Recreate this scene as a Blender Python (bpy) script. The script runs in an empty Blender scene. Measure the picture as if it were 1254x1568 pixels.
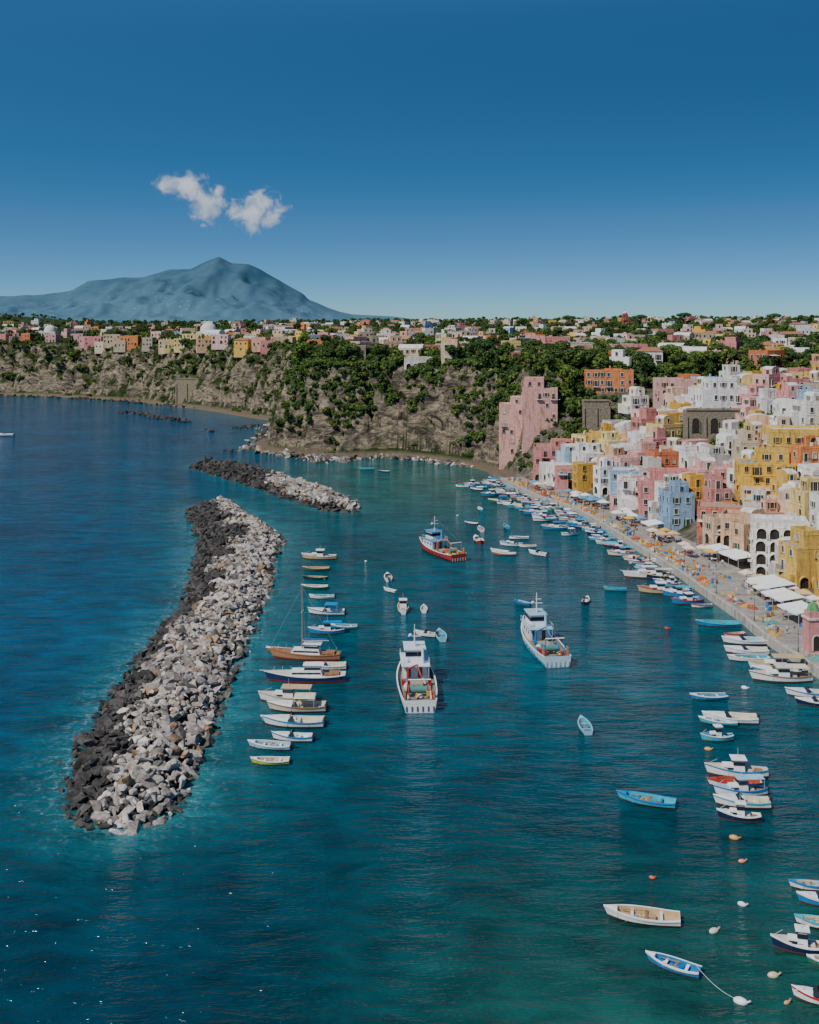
import bpy, math, random, bmesh
import numpy as np
from mathutils import Vector, Matrix, noise, kdtree
pi=math.pi
R=random.Random(11); NR=np.random.RandomState(5)
F=1650.0; H=60.0     # survey constants: eye height above the sea and focal ratio
def G(px,py,z=0.0):
    d=F*(H-z)/(py-490.0); return ((px-627.0)*d/F, d)
scene=bpy.context.scene
def link(o): scene.collection.objects.link(o); return o
def sstep(x,a,b):
    t=np.clip((x-a)/(b-a),0,1); return t*t*(3-2*t)

# ------------------------------------------------------------------ materials
def newmat(name,rough=0.8,spec=0.3):
    m=bpy.data.materials.new(name); m.use_nodes=True; nt=m.node_tree
    b=nt.nodes['Principled BSDF']; b.inputs['Roughness'].default_value=rough
    b.inputs['Specular IOR Level'].default_value=spec
    return m,nt,b
def N(nt,t,**kw):
    n=nt.nodes.new(t)
    for k,v in kw.items(): setattr(n,k,v)
    return n
def pos_noise(nt,scale,detail=4,vec_scale=None,rough=0.55,rot=0,dist=0):
    g=N(nt,'ShaderNodeNewGeometry'); mp=N(nt,'ShaderNodeMapping')
    nt.links.new(g.outputs['Position'],mp.inputs['Vector'])
    if vec_scale: mp.inputs['Scale'].default_value=vec_scale
    mp.inputs['Rotation'].default_value[2]=rot
    n=N(nt,'ShaderNodeTexNoise'); n.inputs['Scale'].default_value=scale; n.inputs['Detail'].default_value=detail
    n.inputs['Roughness'].default_value=rough; n.inputs['Distortion'].default_value=dist
    nt.links.new(mp.outputs[0],n.inputs['Vector']); return n
def ramp(nt,src,stops):
    r=N(nt,'ShaderNodeValToRGB'); e=r.color_ramp.elements
    while len(e)<len(stops): e.new(0.5)
    for i,(p,c) in enumerate(stops):
        e[i].position=p; e[i].color=(c[0],c[1],c[2],1) if hasattr(c,'__len__') else (c,c,c,1)
    nt.links.new(src,r.inputs[0]); return r
def mix(nt,mode,fac,a,b):
    m=N(nt,'ShaderNodeMixRGB',blend_type=mode)
    for k,v in (('Fac',fac),('Color1',a),('Color2',b)):
        if hasattr(v,'links'): nt.links.new(v,m.inputs[k])
        elif k=='Fac': m.inputs[k].default_value=v
        else: m.inputs[k].default_value=(v[0],v[1],v[2],1)
    return m.outputs[0]
def bump(nt,b,src,strength,dist):
    n=N(nt,'ShaderNodeBump'); n.inputs['Strength'].default_value=strength; n.inputs['Distance'].default_value=dist
    nt.links.new(src,n.inputs['Height']); nt.links.new(n.outputs[0],b.inputs['Normal']); return n
def colmat(name,rough,spec,nscale,lo,hi,vs=None,bmp=0,bd=0.05,streak=False,instance=False):
    m,nt,b=newmat(name,rough,spec)
    a=N(nt,'ShaderNodeAttribute',attribute_name='Col')
    n=pos_noise(nt,nscale,5,vs)
    r=ramp(nt,n.outputs[0],[(0.3,lo),(0.68,hi)])
    c=mix(nt,'MULTIPLY',1.0,a.outputs['Color'],r.outputs[0])
    if streak:
        n2=pos_noise(nt,0.9,4,(1.6,1.6,0.22)); r2=ramp(nt,n2.outputs[0],[(0.33,(0.46,0.42,0.38)),(0.50,(1,1,1))])
        c=mix(nt,'MULTIPLY',0.75,c,r2.outputs[0])
    if instance:
        oi=N(nt,'ShaderNodeObjectInfo'); r3=ramp(nt,oi.outputs['Random'],[(0,(0.55,0.66,0.6)),(0.5,(1,1,0.9)),(1,(1.55,1.35,0.85))])
        c=mix(nt,'MULTIPLY',1.0,c,r3.outputs[0])
    nt.links.new(c,b.inputs['Base Color'])
    if bmp: bump(nt,b,n.outputs[0],bmp,bd)
    return m
M_ST=colmat('stucco',0.9,0.15,1.3,0.80,1.14,bmp=0.35,bd=0.08,streak=True)
M_BO=colmat('boat_paint',0.38,0.4,2.2,0.85,1.1)
M_RK=colmat('rock_stone',0.92,0.15,1.9,0.5,1.25,bmp=0.8,bd=0.15)
M_FO=colmat('foliage',0.75,0.12,0.5,0.65,1.35,instance=True)
M_FA=colmat('canvas',0.85,0.1,1.5,0.85,1.08)
M_GL,nt,b=newmat('window_glass',0.12,0.5); b.inputs['Base Color'].default_value=(0.02,0.023,0.027,1)
M_BK=colmat('bark',0.9,0.1,2.0,0.6,1.1)

# ------------------------------------------------------------------ mesh builder
class MB:
    def __init__(s): s.v=[];s.f=[];s.c=[];s.m=[];s.sm=[];s.M=None
    def add(s,vs,fs,col,mat=0,M=None,smooth=False):
        o=len(s.v); MM=s.M if M is None else (s.M@M if s.M is not None else M)
        if MM is not None: vs=[MM@Vector(v) for v in vs]
        s.v.extend([(v[0],v[1],v[2]) for v in vs])
        for f in fs: s.f.append([i+o for i in f]); s.c.append(col); s.m.append(mat); s.sm.append(smooth)
    def box(s,x0,x1,y0,y1,z0,z1,col,mat=0,M=None,ix=0,iy=0):
        v=[(x0,y0,z0),(x1,y0,z0),(x1,y1,z0),(x0,y1,z0),(x0+ix,y0+iy,z1),(x1-ix,y0+iy,z1),(x1-ix,y1-iy,z1),(x0+ix,y1-iy,z1)]
        s.add(v,[(3,2,1,0),(4,5,6,7),(0,1,5,4),(1,2,6,5),(2,3,7,6),(3,0,4,7)],col,mat,M)
    def cyl(s,p0,p1,r0,r1,col,mat=0,n=6,M=None,smooth=True):
        p0=Vector(p0);p1=Vector(p1);a=(p1-p0).normalized()
        u=a.orthogonal().normalized(); w=a.cross(u); vs=[]
        for p,r in ((p0,r0),(p1,r1)):
            for i in range(n):
                t=2*pi*i/n; vs.append(p+u*math.cos(t)*r+w*math.sin(t)*r)
        fs=[(i,(i+1)%n,n+(i+1)%n,n+i) for i in range(n)]
        s.add(vs,fs,col,mat,M,smooth); s.add(vs,[tuple(range(n,2*n)),tuple(range(n-1,-1,-1))],col,mat,M)
    def dome(s,c,rx,ry,rz,col,mat=0,n=12,k=4,M=None,full=False):
        vs=[];fs=[]; a0=-pi/2 if full else 0
        for j in range(k+1):
            ph=a0+(pi/2-a0)*j/k
            for i in range(n):
                t=2*pi*i/n; vs.append((c[0]+rx*math.cos(ph)*math.cos(t),c[1]+ry*math.cos(ph)*math.sin(t),c[2]+rz*math.sin(ph)))
        for j in range(k):
            for i in range(n): fs.append((j*n+i,j*n+(i+1)%n,(j+1)*n+(i+1)%n,(j+1)*n+i))
        s.add(vs,fs,col,mat,M,True)
    def obj(s,name,mats,loc=(0,0,0),yaw=0,parent=None):
        me=bpy.data.meshes.new(name); me.from_pydata(s.v,[],s.f)
        for m in mats: me.materials.append(m)
        me.polygons.foreach_set('material_index',s.m); me.polygons.foreach_set('use_smooth',s.sm)
        ca=me.color_attributes.new(name='Col',type='FLOAT_COLOR',domain='CORNER')
        cnt=[len(f) for f in s.f]; c=np.array([(q[0],q[1],q[2],1.0) for q in s.c],dtype=np.float32)
        ca.data.foreach_set('color',np.repeat(c,cnt,axis=0).ravel()); me.update()
        o=bpy.data.objects.new(name,me); o.location=loc; o.rotation_euler[2]=yaw; link(o)
        if parent: o.parent=parent
        return o

# ------------------------------------------------------------------ camera, sun, sky
cam=bpy.data.cameras.new('camera'); co=link(bpy.data.objects.new('camera',cam))
cam.sensor_fit='VERTICAL'; cam.sensor_height=24; cam.lens=24*F/1568; cam.shift_y=-(784-490)/1568
cam.clip_start=1; cam.clip_end=60000; co.location=(0,0,H); co.rotation_euler=(pi/2,0,0); scene.camera=co
SEL=math.radians(50); SAZ=math.atan2(-0.76,-0.65)
sd=Vector((math.sin(SAZ)*math.cos(SEL),math.cos(SAZ)*math.cos(SEL),math.sin(SEL)))
sl=bpy.data.lights.new('sun','SUN'); sl.energy=5.0; sl.angle=math.radians(0.5); sl.color=(1,0.95,0.87)
so=link(bpy.data.objects.new('sun',sl)); so.rotation_euler=sd.to_track_quat('Z','Y').to_euler(); so.location=(-100,-50,300)
w=bpy.data.worlds.new('World'); scene.world=w; w.use_nodes=True; nt=w.node_tree
sky=N(nt,'ShaderNodeTexSky',sky_type='NISHITA'); sky.sun_disc=False; sky.sun_elevation=SEL; sky.sun_rotation=SAZ
sky.air_density=1.0; sky.dust_density=0.8; sky.ozone_density=3.0
tc=N(nt,'ShaderNodeTexCoord'); mp=N(nt,'ShaderNodeMapping'); mp.inputs['Scale'].default_value=(1,1,3.2); mp.inputs['Location'].default_value=(0,0,0.04)
nt.links.new(tc.outputs['Generated'],mp.inputs[0]); nt.links.new(mp.outputs[0],sky.inputs[0])
tint=mix(nt,'MULTIPLY',1,sky.outputs[0],(0.70,1.0,1.15))
hs=N(nt,'ShaderNodeHueSaturation'); hs.inputs['Saturation'].default_value=1.13
nt.links.new(tint,hs.inputs['Color'])
bg=nt.nodes['Background']; bg.inputs['Strength'].default_value=0.107; nt.links.new(hs.outputs[0],bg.inputs[0])

# ------------------------------------------------------------------ coast + terrain
CP=[(-300,600),(0,606),(60,607),(120,610),(200,615),(260,622),(300,626),(350,634),(385,640),(418,645),(408,662),(385,684),(400,692),(450,698),(520,702),(600,700),(660,706),(710,714),(745,722),(765,738),(820,765),(880,785),(930,815),(985,850),(1040,885),(1080,915),(1130,950),(1170,985),(1254,1040),(1400,1130),(1600,1230)]
coast=[G(*p) for p in CP]
poly=coast+[(120,100),(3500,100),(3500,5000),(-200,3200),(-900,2200),(-1100,1500),(-900,950)]
def polydist(X,Y,pts,closed=False):
    D=np.full(X.shape,1e9);U=np.zeros(X.shape); n=len(pts)
    for k in range(n if closed else n-1):
        ax,ay=pts[k];bx,by=pts[(k+1)%n];dx,dy=bx-ax,by-ay
        t=np.clip(((X-ax)*dx+(Y-ay)*dy)/(dx*dx+dy*dy),0,1)
        d=np.hypot(X-ax-t*dx,Y-ay-t*dy); m=d<D; D[m]=d[m];U[m]=(k+t)[m]
    return D,U
def inpoly(X,Y,pts):
    I=np.zeros(X.shape,bool);n=len(pts)
    for k in range(n):
        ax,ay=pts[k];bx,by=pts[(k+1)%n]
        if ay==by: continue
        c=((ay>Y)!=(by>Y))&(X<(bx-ax)*(Y-ay)/(by-ay)+ax); I^=c
    return I
def geo(a,b,step,g=1.09):
    o=[];x=a;s=step;sg=1 if b>a else -1
    while (b-x)*sg>0:
        s*=g;x+=s*sg;o.append(x)
    return o
xs=np.array(sorted(geo(-520,-1300,2))+list(np.arange(-520,-102,2.0))+list(np.arange(-102,60,1.25))+list(np.arange(60,262,2.0))+geo(260,3600,2))
ys=np.array(list(np.arange(92,424,2.0))+list(np.arange(424,540,1.25))+list(np.arange(540,922,2.0))+geo(920,5200,2))
X,Y=np.meshgrid(xs,ys)
S,_=polydist(X,Y,poly,True); ins=inpoly(X,Y,poly); S=np.where(ins,S,-S)
_,U=polydist(X,Y,coast)
def wq(y): return np.interp(y,[180,260,330,420],[19,17,11,7])
def nz(x,y,z): return noise.noise(Vector((x,y,z)))
near=(np.abs(S)<80)
NA=np.zeros(X.shape);NB=np.zeros(X.shape)
for i in range(X.shape[0]):
    for j in range(X.shape[1]):
        if -8<S[i,j]<2500:
            x=X[i,j];y=Y[i,j]
            NA[i,j]=nz(x*0.022,y*0.022,3)+0.5*nz(x*.06,y*.06,7)
            if near[i,j]: NB[i,j]=nz(x*0.13,y*0.13,1)+0.6*nz(x*.3,y*.3,5)
PL=40+0.012*np.clip(Y-500,0,1300)+0.008*np.clip(X,0,600)-4*sstep(-X,60,400)+1.6*NA
PL+=16*np.exp(-(((X+660)/110)**2+((Y-1750)/160)**2))
Sn=S+NA*9+NB*4.6
rise=np.where(U<9.5,28,17)
zc=PL*np.clip((Sn-7)/rise,0,1)**0.8
zc=np.where(S<5,np.minimum(zc,2.5),zc)
cm=near&(zc>1.5)&(zc<PL-1)
zc+=np.where(cm,NB*2.4+1.25*np.sin(zc*0.75+NA*4),0)
zc=np.where(S<8,np.minimum(S*0.45,zc+1.2),zc)
W=wq(Y); PT=np.minimum(PL,33.5+0.02*np.clip(S-90,0,400)+1.2*NA); zt=1.0+(PT-1.0)*np.clip((S-W)/66,0,1)**0.95; zt=np.where(S<W,np.minimum(0.9,S*0.5),zt)
wt=sstep(U,17.9,19.0)
Z=zc*(1-wt)+zt*wt
Z=np.where(S<0,np.maximum(S*0.5,-4),Z)
def bil(A,x,y):
    x=np.asarray(x,float);y=np.asarray(y,float)
    i=np.clip(np.searchsorted(xs,x)-1,0,len(xs)-2);j=np.clip(np.searchsorted(ys,y)-1,0,len(ys)-2)
    u=np.clip((x-xs[i])/(xs[i+1]-xs[i]),0,1);v=np.clip((y-ys[j])/(ys[j+1]-ys[j]),0,1)
    return A[j,i]*(1-u)*(1-v)+A[j,i+1]*u*(1-v)+A[j+1,i]*(1-u)*v+A[j+1,i+1]*u*v
def hz(x,y): return float(bil(Z,x,y))
def Pt(px,py):
    d=120.0
    while d<3500:
        x=(px-627)*d/F; z=H-(py-490)*d/F
        if hz(x,d)>=z: return x,d,z
        d+=2.0
    return None
def grid_mesh(name,X,Y,Z,keep,mat,attrs={}):
    ny,nx=X.shape; idx=np.arange(ny*nx).reshape(ny,nx)
    q=np.stack([idx[:-1,:-1],idx[:-1,1:],idx[1:,1:],idx[1:,:-1]],-1).reshape(-1,4)
    if keep is not None:
        k=keep.ravel()[q].any(1); q=q[k]
    used=np.unique(q); rm=-np.ones(ny*nx,int); rm[used]=np.arange(len(used)); q=rm[q]
    co_=np.stack([X.ravel(),Y.ravel(),Z.ravel()],-1)[used]
    me=bpy.data.meshes.new(name); me.from_pydata(co_.tolist(),[],q.tolist()); me.materials.append(mat)
    me.polygons.foreach_set('use_smooth',[True]*len(q))
    for k,a in attrs.items():
        at=me.color_attributes.new(name=k,type='FLOAT_COLOR',domain='POINT')
        aa=a.reshape(ny*nx,-1)[used]
        if aa.shape[1]==1: aa=np.repeat(aa,3,1)
        at.data.foreach_set('color',np.concatenate([aa,np.ones((len(aa),1))],1).astype(np.float32).ravel())
    return link(bpy.data.objects.new(name,me))
mt,nt,b=newmat('cliff_and_soil',0.95,0.1)
n1=pos_noise(nt,0.13,10,(1,1,2.2),0.72,dist=1.2)
rock=ramp(nt,n1.outputs[0],[(0.36,(0.03,0.026,0.023)),(0.44,(0.12,0.10,0.078)),(0.52,(0.26,0.215,0.155)),(0.62,(0.46,0.37,0.25))])
n2=pos_noise(nt,0.12,6)
grn=ramp(nt,n2.outputs[0],[(0.35,(0.018,0.035,0.012)),(0.55,(0.04,0.07,0.02)),(0.75,(0.10,0.11,0.045))])
g=N(nt,'ShaderNodeNewGeometry'); sx=N(nt,'ShaderNodeSeparateXYZ'); nt.links.new(g.outputs['Normal'],sx.inputs[0])
n3=pos_noise(nt,0.16,5); ad=N(nt,'ShaderNodeMath',operation='ADD'); nt.links.new(sx.outputs[2],ad.inputs[0])
ml=N(nt,'ShaderNodeMath',operation='MULTIPLY'); ml.inputs[1].default_value=1.3; nt.links.new(n3.outputs[0],ml.inputs[0]); nt.links.new(ml.outputs[0],ad.inputs[1])
mr=N(nt,'ShaderNodeMapRange'); mr.inputs[1].default_value=1.18; mr.inputs[2].default_value=1.42
nt.links.new(ad.outputs[0],mr.inputs[0])
c=mix(nt,'MIX',mr.outputs[0],rock.outputs[0],grn.outputs[0])
gp_=N(nt,'ShaderNodeNewGeometry'); sz=N(nt,'ShaderNodeSeparateXYZ'); nt.links.new(gp_.outputs['Position'],sz.inputs[0])
ms_=N(nt,'ShaderNodeMapRange'); ms_.inputs[1].default_value=2.6; ms_.inputs[2].default_value=1.4; nt.links.new(sz.outputs[2],ms_.inputs[0])
c=mix(nt,'MIX',ms_.outputs[0],c,(0.21,0.165,0.11))
at=N(nt,'ShaderNodeAttribute',attribute_name='zone'); 
n4=pos_noise(nt,0.5,5); st=ramp(nt,n4.outputs[0],[(0.35,(0.12,0.11,0.085)),(0.65,(0.32,0.28,0.22))])
c=mix(nt,'MIX',at.outputs['Color'],c,st.outputs[0]); nt.links.new(c,b.inputs['Base Color'])
n5=pos_noise(nt,0.45,8,(1,1,1.8),0.7); bump(nt,b,n5.outputs[0],1.0,3.5)
zone=(wt*(S<W+75)*(NA+NB*0.4<0.5)*0.85)
grid_mesh('terrain',X,Y,Z,Z>-2.5,mt,{'zone':zone})

# ------------------------------------------------------------------ breakwaters
BW_L=[(285,780),(305,830),(290,890),(280,930),(210,1010),(165,1075),(120,1150),(100,1215),(118,1262)]
BW_R=[(350,768),(395,798),(435,826),(415,865),(415,900),(395,945),(370,1000),(345,1060),(325,1120),(305,1190),(262,1252),(190,1274)]
wl=[G(*p) for p in BW_L]; wr=[G(*p) for p in BW_R]
bw=wl+wr[::-1]
J_L=[(290,716),(310,722),(380,743),(440,765),(500,783),(545,785)]
J_R=[(300,710),(345,711),(400,720),(450,737),(510,753),(552,776)]
jl=[G(*p) for p in J_L]; jr=[G(*p) for p in J_R]; jw=jl+jr[::-1]
RV=[]
for k in range(16):
    bm=bmesh.new()
    for i in range(15):
        v=Vector((NR.normal(),NR.normal(),NR.normal())).normalized()*(0.85+0.35*R.random())
        v.y*=0.8;v.z*=0.65
        v=Vector([max(-0.72,min(0.72,a)) for a in v]) ; bm.verts.new(v)
    r=bmesh.ops.convex_hull(bm,input=bm.verts)
    bmesh.ops.delete(bm,geom=[v for v in bm.verts if not v.link_faces],context='VERTS')
    bmesh.ops.recalc_face_normals(bm,faces=bm.faces); bm.verts.index_update()
    RV.append((np.array([v.co[:] for v in bm.verts]),[[v.index for v in f.verts] for f in bm.faces])); bm.free()
def rocks(name,items,core=None,mat=None):
    V=[];Fc=[];C=[];o=0
    for (x,y,z,s,col) in items:
        vv,ff=RV[R.randrange(16)]
        e=Matrix.Rotation(R.random()*6.28,3,'Z')@Matrix.Rotation(R.uniform(-.8,.8),3,'X')@Matrix.Rotation(R.uniform(-.8,.8),3,'Y')
        sc=np.array([s*R.uniform(.8,1.7),s*R.uniform(.7,1.1),s*R.uniform(.55,1.1)])
        w_=(vv*sc)@np.array(e).T+np.array([x,y,z]); V.append(w_)
        for f in ff: Fc.append([i+o for i in f]); C.append(col)
        o+=len(w_)
    if core:
        cv,cf=core; V.append(np.array(cv))
        for f in cf: Fc.append([i+o for i in f]); C.append((0.04,0.037,0.034))
    V=np.concatenate(V); me=bpy.data.meshes.new(name); me.from_pydata(V.tolist(),[],Fc); me.materials.append(mat or M_RK)
    ca=me.color_attributes.new(name='Col',type='FLOAT_COLOR',domain='CORNER')
    c=np.array([(q[0],q[1],q[2],1.0) for q in C],dtype=np.float32)
    ca.data.foreach_set('color',np.repeat(c,[len(f) for f in Fc],axis=0).ravel())
    return link(bpy.data.objects.new(name,me))
def stone(dark,wet=0):
    v=R.uniform(.7,1.25)
    if dark>R.uniform(.3,.7): v*=R.uniform(.7,1.5); return (0.060*v,0.055*v,0.051*v)
    t=R.random(); v*=1-.72*wet
    if dark>0.15 and R.random()<.5: v*=.55
    if t<.09: return (0.32*v,0.21*v,0.13*v)
    if t<.26: return (0.20*v,0.18*v,0.16*v)
    if t<.60: return (0.34*v,0.30*v,0.26*v)
    return (0.46*v,0.41*v,0.36*v)
def pile(name,pl,left,right,step,size,hmax,darkf):
    P=np.array(pl); x0,y0=P.min(0);x1,y1=P.max(0)
    gx,gy=np.meshgrid(np.arange(x0,x1,step),np.arange(y0,y1,step))
    gx=gx+NR.uniform(-.5,.5,gx.shape)*step; gy=gy+NR.uniform(-.5,.5,gy.shape)*step
    e,_=polydist(gx,gy,pl,True); I=inpoly(gx,gy,pl)
    dl,_=polydist(gx,gy,left); dr,_=polydist(gx,gy,right); lat=dl/(dl+dr+1e-6)
    it=[]
    for x,y,ee,i,l in zip(gx.ravel(),gy.ravel(),e.ravel(),I.ravel(),lat.ravel()):
        if (not i and ee>R.uniform(0,1.8)): continue
        ee=ee if i else -ee
        z=min(hmax,0.1+ee*0.5)+R.uniform(-.4,.4)+0.6*nz(x*.2,y*.2,0)
        dk=float(sstep(np.array(darkf(x,y)-(l+0.30*nz(x*.10,y*.10,4))),-.14,.12))
        s=size*R.choice([.45,.55,.7,.85,1,1.1,1.4,1.75]); it.append((x,y,z-s*.25,s,stone(dk,1 if z<.6 and R.random()<.8 else 0)))
    cx,cy=np.meshgrid(np.arange(x0-2,x1+2,2.0),np.arange(y0-2,y1+2,2.0))
    e,_=polydist(cx,cy,pl,True); I=inpoly(cx,cy,pl); zz=np.where(I,np.minimum(hmax,e*.5)-0.7,-1.5)
    ny,nx=cx.shape; idx=np.arange(ny*nx).reshape(ny,nx)
    q=np.stack([idx[:-1,:-1],idx[:-1,1:],idx[1:,1:],idx[1:,:-1]],-1).reshape(-1,4); k=I.ravel()[q].any(1); q=q[k]
    rocks(name,it,(np.stack([cx.ravel(),cy.ravel(),zz.ravel()],-1),q.tolist()))
pile('breakwater',bw,wl,wr,0.92,0.82,2.8,lambda x,y:0.30 if y<250 else (0.30+0.16*min(1,(y-250)/60)))
pile('breakwater',jw,jl[:1]+jl,jr,1.3,1.05,2.3,lambda x,y:1.5 if x<-52 else 0.15)
def reef(pts,n,wd,s0,name='reef_rocks',dk=True,z0=0.0):
    it=[];P=[G(*p) for p in pts]
    for i in range(n):
        k=R.randrange(len(P)-1);t=R.random()
        x=P[k][0]*(1-t)+P[k+1][0]*t+R.gauss(0,wd);y=P[k][1]*(1-t)+P[k+1][1]*t+R.gauss(0,wd)
        s=s0*R.choice([.5,.7,1,1.2]); it.append((x,y,z0+R.uniform(-.2,.5),s,stone(1 if dk else .4)))
    rocks(name,it)
reef([(182,631),(215,634),(250,641),(290,646)],130,2.0,1.7)
reef([(362,657),(395,651)],30,1.8,1.4)
reef([(350,690),(358,691)],5,1,1.2); reef([(318,660),(324,661)],5,1,1.2)
reef([(405,690),(440,697),(500,703),(520,705)],170,3.5,1.9,'shore_boulders',False)
reef([(470,704),(500,706),(600,699),(660,706),(735,716)],330,2.6,1.4,'shore_boulders',False)
reef([(375,688),(398,686),(410,665),(417,650)],130,3.0,1.8,'shore_boulders',False)
reef([(0,606),(120,610),(200,615),(300,625)],260,3.0,1.5,'shore_boulders')

# ------------------------------------------------------------------ sea
sxs=np.array(sorted(geo(-420,-40000,2.6,1.25))+list(np.arange(-420,160,2.6))+geo(160,40000,2.6,1.25))
sys_=np.array(sorted(geo(60,-3000,3,1.4))+list(np.arange(60,700,2.6))+geo(700,50000,2.6,1.25))
SX,SY=np.meshgrid(sxs,sys_)
db,_=polydist(SX,SY,bw,True); dj,_=polydist(SX,SY,jw,True); dc,_=polydist(SX,SY,coast)
bwx=np.interp(SY,[120,140,200,270,330],[-48,-45,-35,-48,-60])
openw=sstep(-(SX-bwx),-25,25)*1.0
deep=np.array([0.0012,0.054,0.108]);harb=np.array([0.002,0.062,0.084]);green=np.array([0.006,0.066,0.050]);aq=np.array([0.024,0.17,0.18]);near_=np.array([0.001,0.022,0.037])
def L3(a,b,t): return a*(1-t[...,None])+b*t[...,None]
col=L3(np.broadcast_to(harb,SX.shape+(3,)),np.broadcast_to(deep,SX.shape+(3,)),openw)
col=L3(col,near_,(1-sstep(SY,88,185))*0.85)
col=L3(col,green,np.clip((1-sstep(SY,88,145))*sstep(SX,-22,18),0,1)*0.9)
cv=np.exp(-(((SX-5)/60)**2+((SY-395)/70)**2)); col=L3(col,np.array([0.010,0.090,0.078]),cv)
col=L3(col,aq,np.exp(-db/5.5)*0.6); col=L3(col,aq,np.exp(-dj/3.5)*0.4)
col=L3(col,np.array([0.014,0.11,0.105]),np.exp(-dc/8.0)*0.6)
foam=np.exp(-db/2.8)*np.where(openw>.5,1.0,.55)+np.exp(-dj/2.0)*.4
ms,nt,b=newmat('sea_water',0.10,0.5); b.inputs['IOR'].default_value=1.33
at=N(nt,'ShaderNodeAttribute',attribute_name='depth')
nA=pos_noise(nt,0.03,6,dist=0.5); rA=ramp(nt,nA.outputs[0],[(0.3,0.72),(0.7,1.28)])
nB=pos_noise(nt,0.22,6,(0.6,1.2,1),rot=0.5,dist=0.6); rB=ramp(nt,nB.outputs[0],[(0.3,0.60),(0.72,1.48)])
c=mix(nt,'MULTIPLY',1,at.outputs['Color'],rA.outputs[0]); c=mix(nt,'MULTIPLY',1,c,rB.outputs[0])
af=N(nt,'ShaderNodeAttribute',attribute_name='foam'); nF=pos_noise(nt,0.8,6,rough=.7,dist=1.0); rF=ramp(nt,nF.outputs[0],[(0.52,0.0),(0.66,0.8)])
fm=mix(nt,'MULTIPLY',1,af.outputs['Color'],rF.outputs[0]); c=mix(nt,'MIX',fm,c,(0.32,0.48,0.50)); nt.links.new(c,b.inputs['Base Color'])
w1=pos_noise(nt,0.75,3,(0.30,1.0,1),rot=0.55,dist=0.4); w2=pos_noise(nt,2.4,3,(0.5,1.0,1),rot=-0.25); w3=pos_noise(nt,0.16,2,(0.4,1,1),rot=0.45)
m1=N(nt,'ShaderNodeMath',operation='MULTIPLY_ADD'); nt.links.new(w2.outputs[0],m1.inputs[0]); m1.inputs[1].default_value=0.3; nt.links.new(w1.outputs[0],m1.inputs[2])
m2=N(nt,'ShaderNodeMath',operation='MULTIPLY_ADD'); nt.links.new(w3.outputs[0],m2.inputs[0]); m2.inputs[1].default_value=1.2; nt.links.new(m1.outputs[0],m2.inputs[2])
bump(nt,b,m2.outputs[0],1.0,0.68)
grid_mesh('sea',SX,SY,SX*0,None,ms,{'depth':col,'foam':foam})

# ------------------------------------------------------------------ far mountain
DM=11000.0
prof=[(-500,489),(-300,470),(-120,458),(0,453),(50,452),(85,448),(110,445),(135,430),(175,426),(220,424),(260,412),(290,412),(310,403),(335,392),(355,403),(380,404),(400,413),(440,436),(465,450),(472,458),(500,470),(520,477),(540,481),(600,484),(640,489),(700,497)]
px_=np.array([p[0] for p in prof],float);pz=np.array([H+(490-p[1])*DM/F for p in prof])
mx=np.linspace(-520,700,320); my=np.linspace(-3200,3200,121)
MX,MY=np.meshgrid((mx-627)*DM/F,my); prf=np.interp(mx,px_,pz)[None,:]*np.ones_like(MX)
fall=np.clip(1-np.abs(MY)/3200,0,1)**1.15
MZ=prf*fall
for i in range(MZ.shape[0]):
    for j in range(MZ.shape[1]):
        x=MX[i,j];y=MY[i,j]
        r=abs(nz(x*.0011,y*.0006,2))*1.0+abs(nz(x*.003,y*.0018,8))*.6+0.35*abs(nz(x*.008,y*.005,3))
        k=1-fall[i,j]; MZ[i,j]*=1-r*0.75*min(1,k*3)
        MZ[i,j]+=9*nz(x*.006,0,3)*min(1,MZ[i,j]/300)
mm,nt,b=newmat('painted_haze_mountain',1.0,0.0)
gp=N(nt,'ShaderNodeNewGeometry'); sp=N(nt,'ShaderNodeSeparateXYZ'); nt.links.new(gp.outputs['Position'],sp.inputs[0])
mr=N(nt,'ShaderNodeMapRange'); mr.inputs[1].default_value=0; mr.inputs[2].default_value=450; nt.links.new(sp.outputs[2],mr.inputs[0])
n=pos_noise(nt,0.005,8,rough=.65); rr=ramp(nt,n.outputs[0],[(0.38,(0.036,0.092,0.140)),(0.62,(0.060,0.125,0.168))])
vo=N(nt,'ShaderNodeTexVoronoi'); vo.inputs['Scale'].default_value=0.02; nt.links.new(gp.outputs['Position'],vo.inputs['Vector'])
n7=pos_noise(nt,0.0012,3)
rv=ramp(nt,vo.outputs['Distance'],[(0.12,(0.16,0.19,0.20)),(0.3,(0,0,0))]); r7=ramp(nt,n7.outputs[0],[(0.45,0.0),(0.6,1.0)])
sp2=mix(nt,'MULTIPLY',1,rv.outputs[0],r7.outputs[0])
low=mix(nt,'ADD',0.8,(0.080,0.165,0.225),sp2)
c=mix(nt,'MIX',mr.outputs[0],low,rr.outputs[0]); nt.links.new(c,b.inputs['Base Color'])  # aerial haze painted into the base colour, paler towards the foot
mo=grid_mesh('mountain',MX,MY+DM,MZ-2,None,mm)

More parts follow.
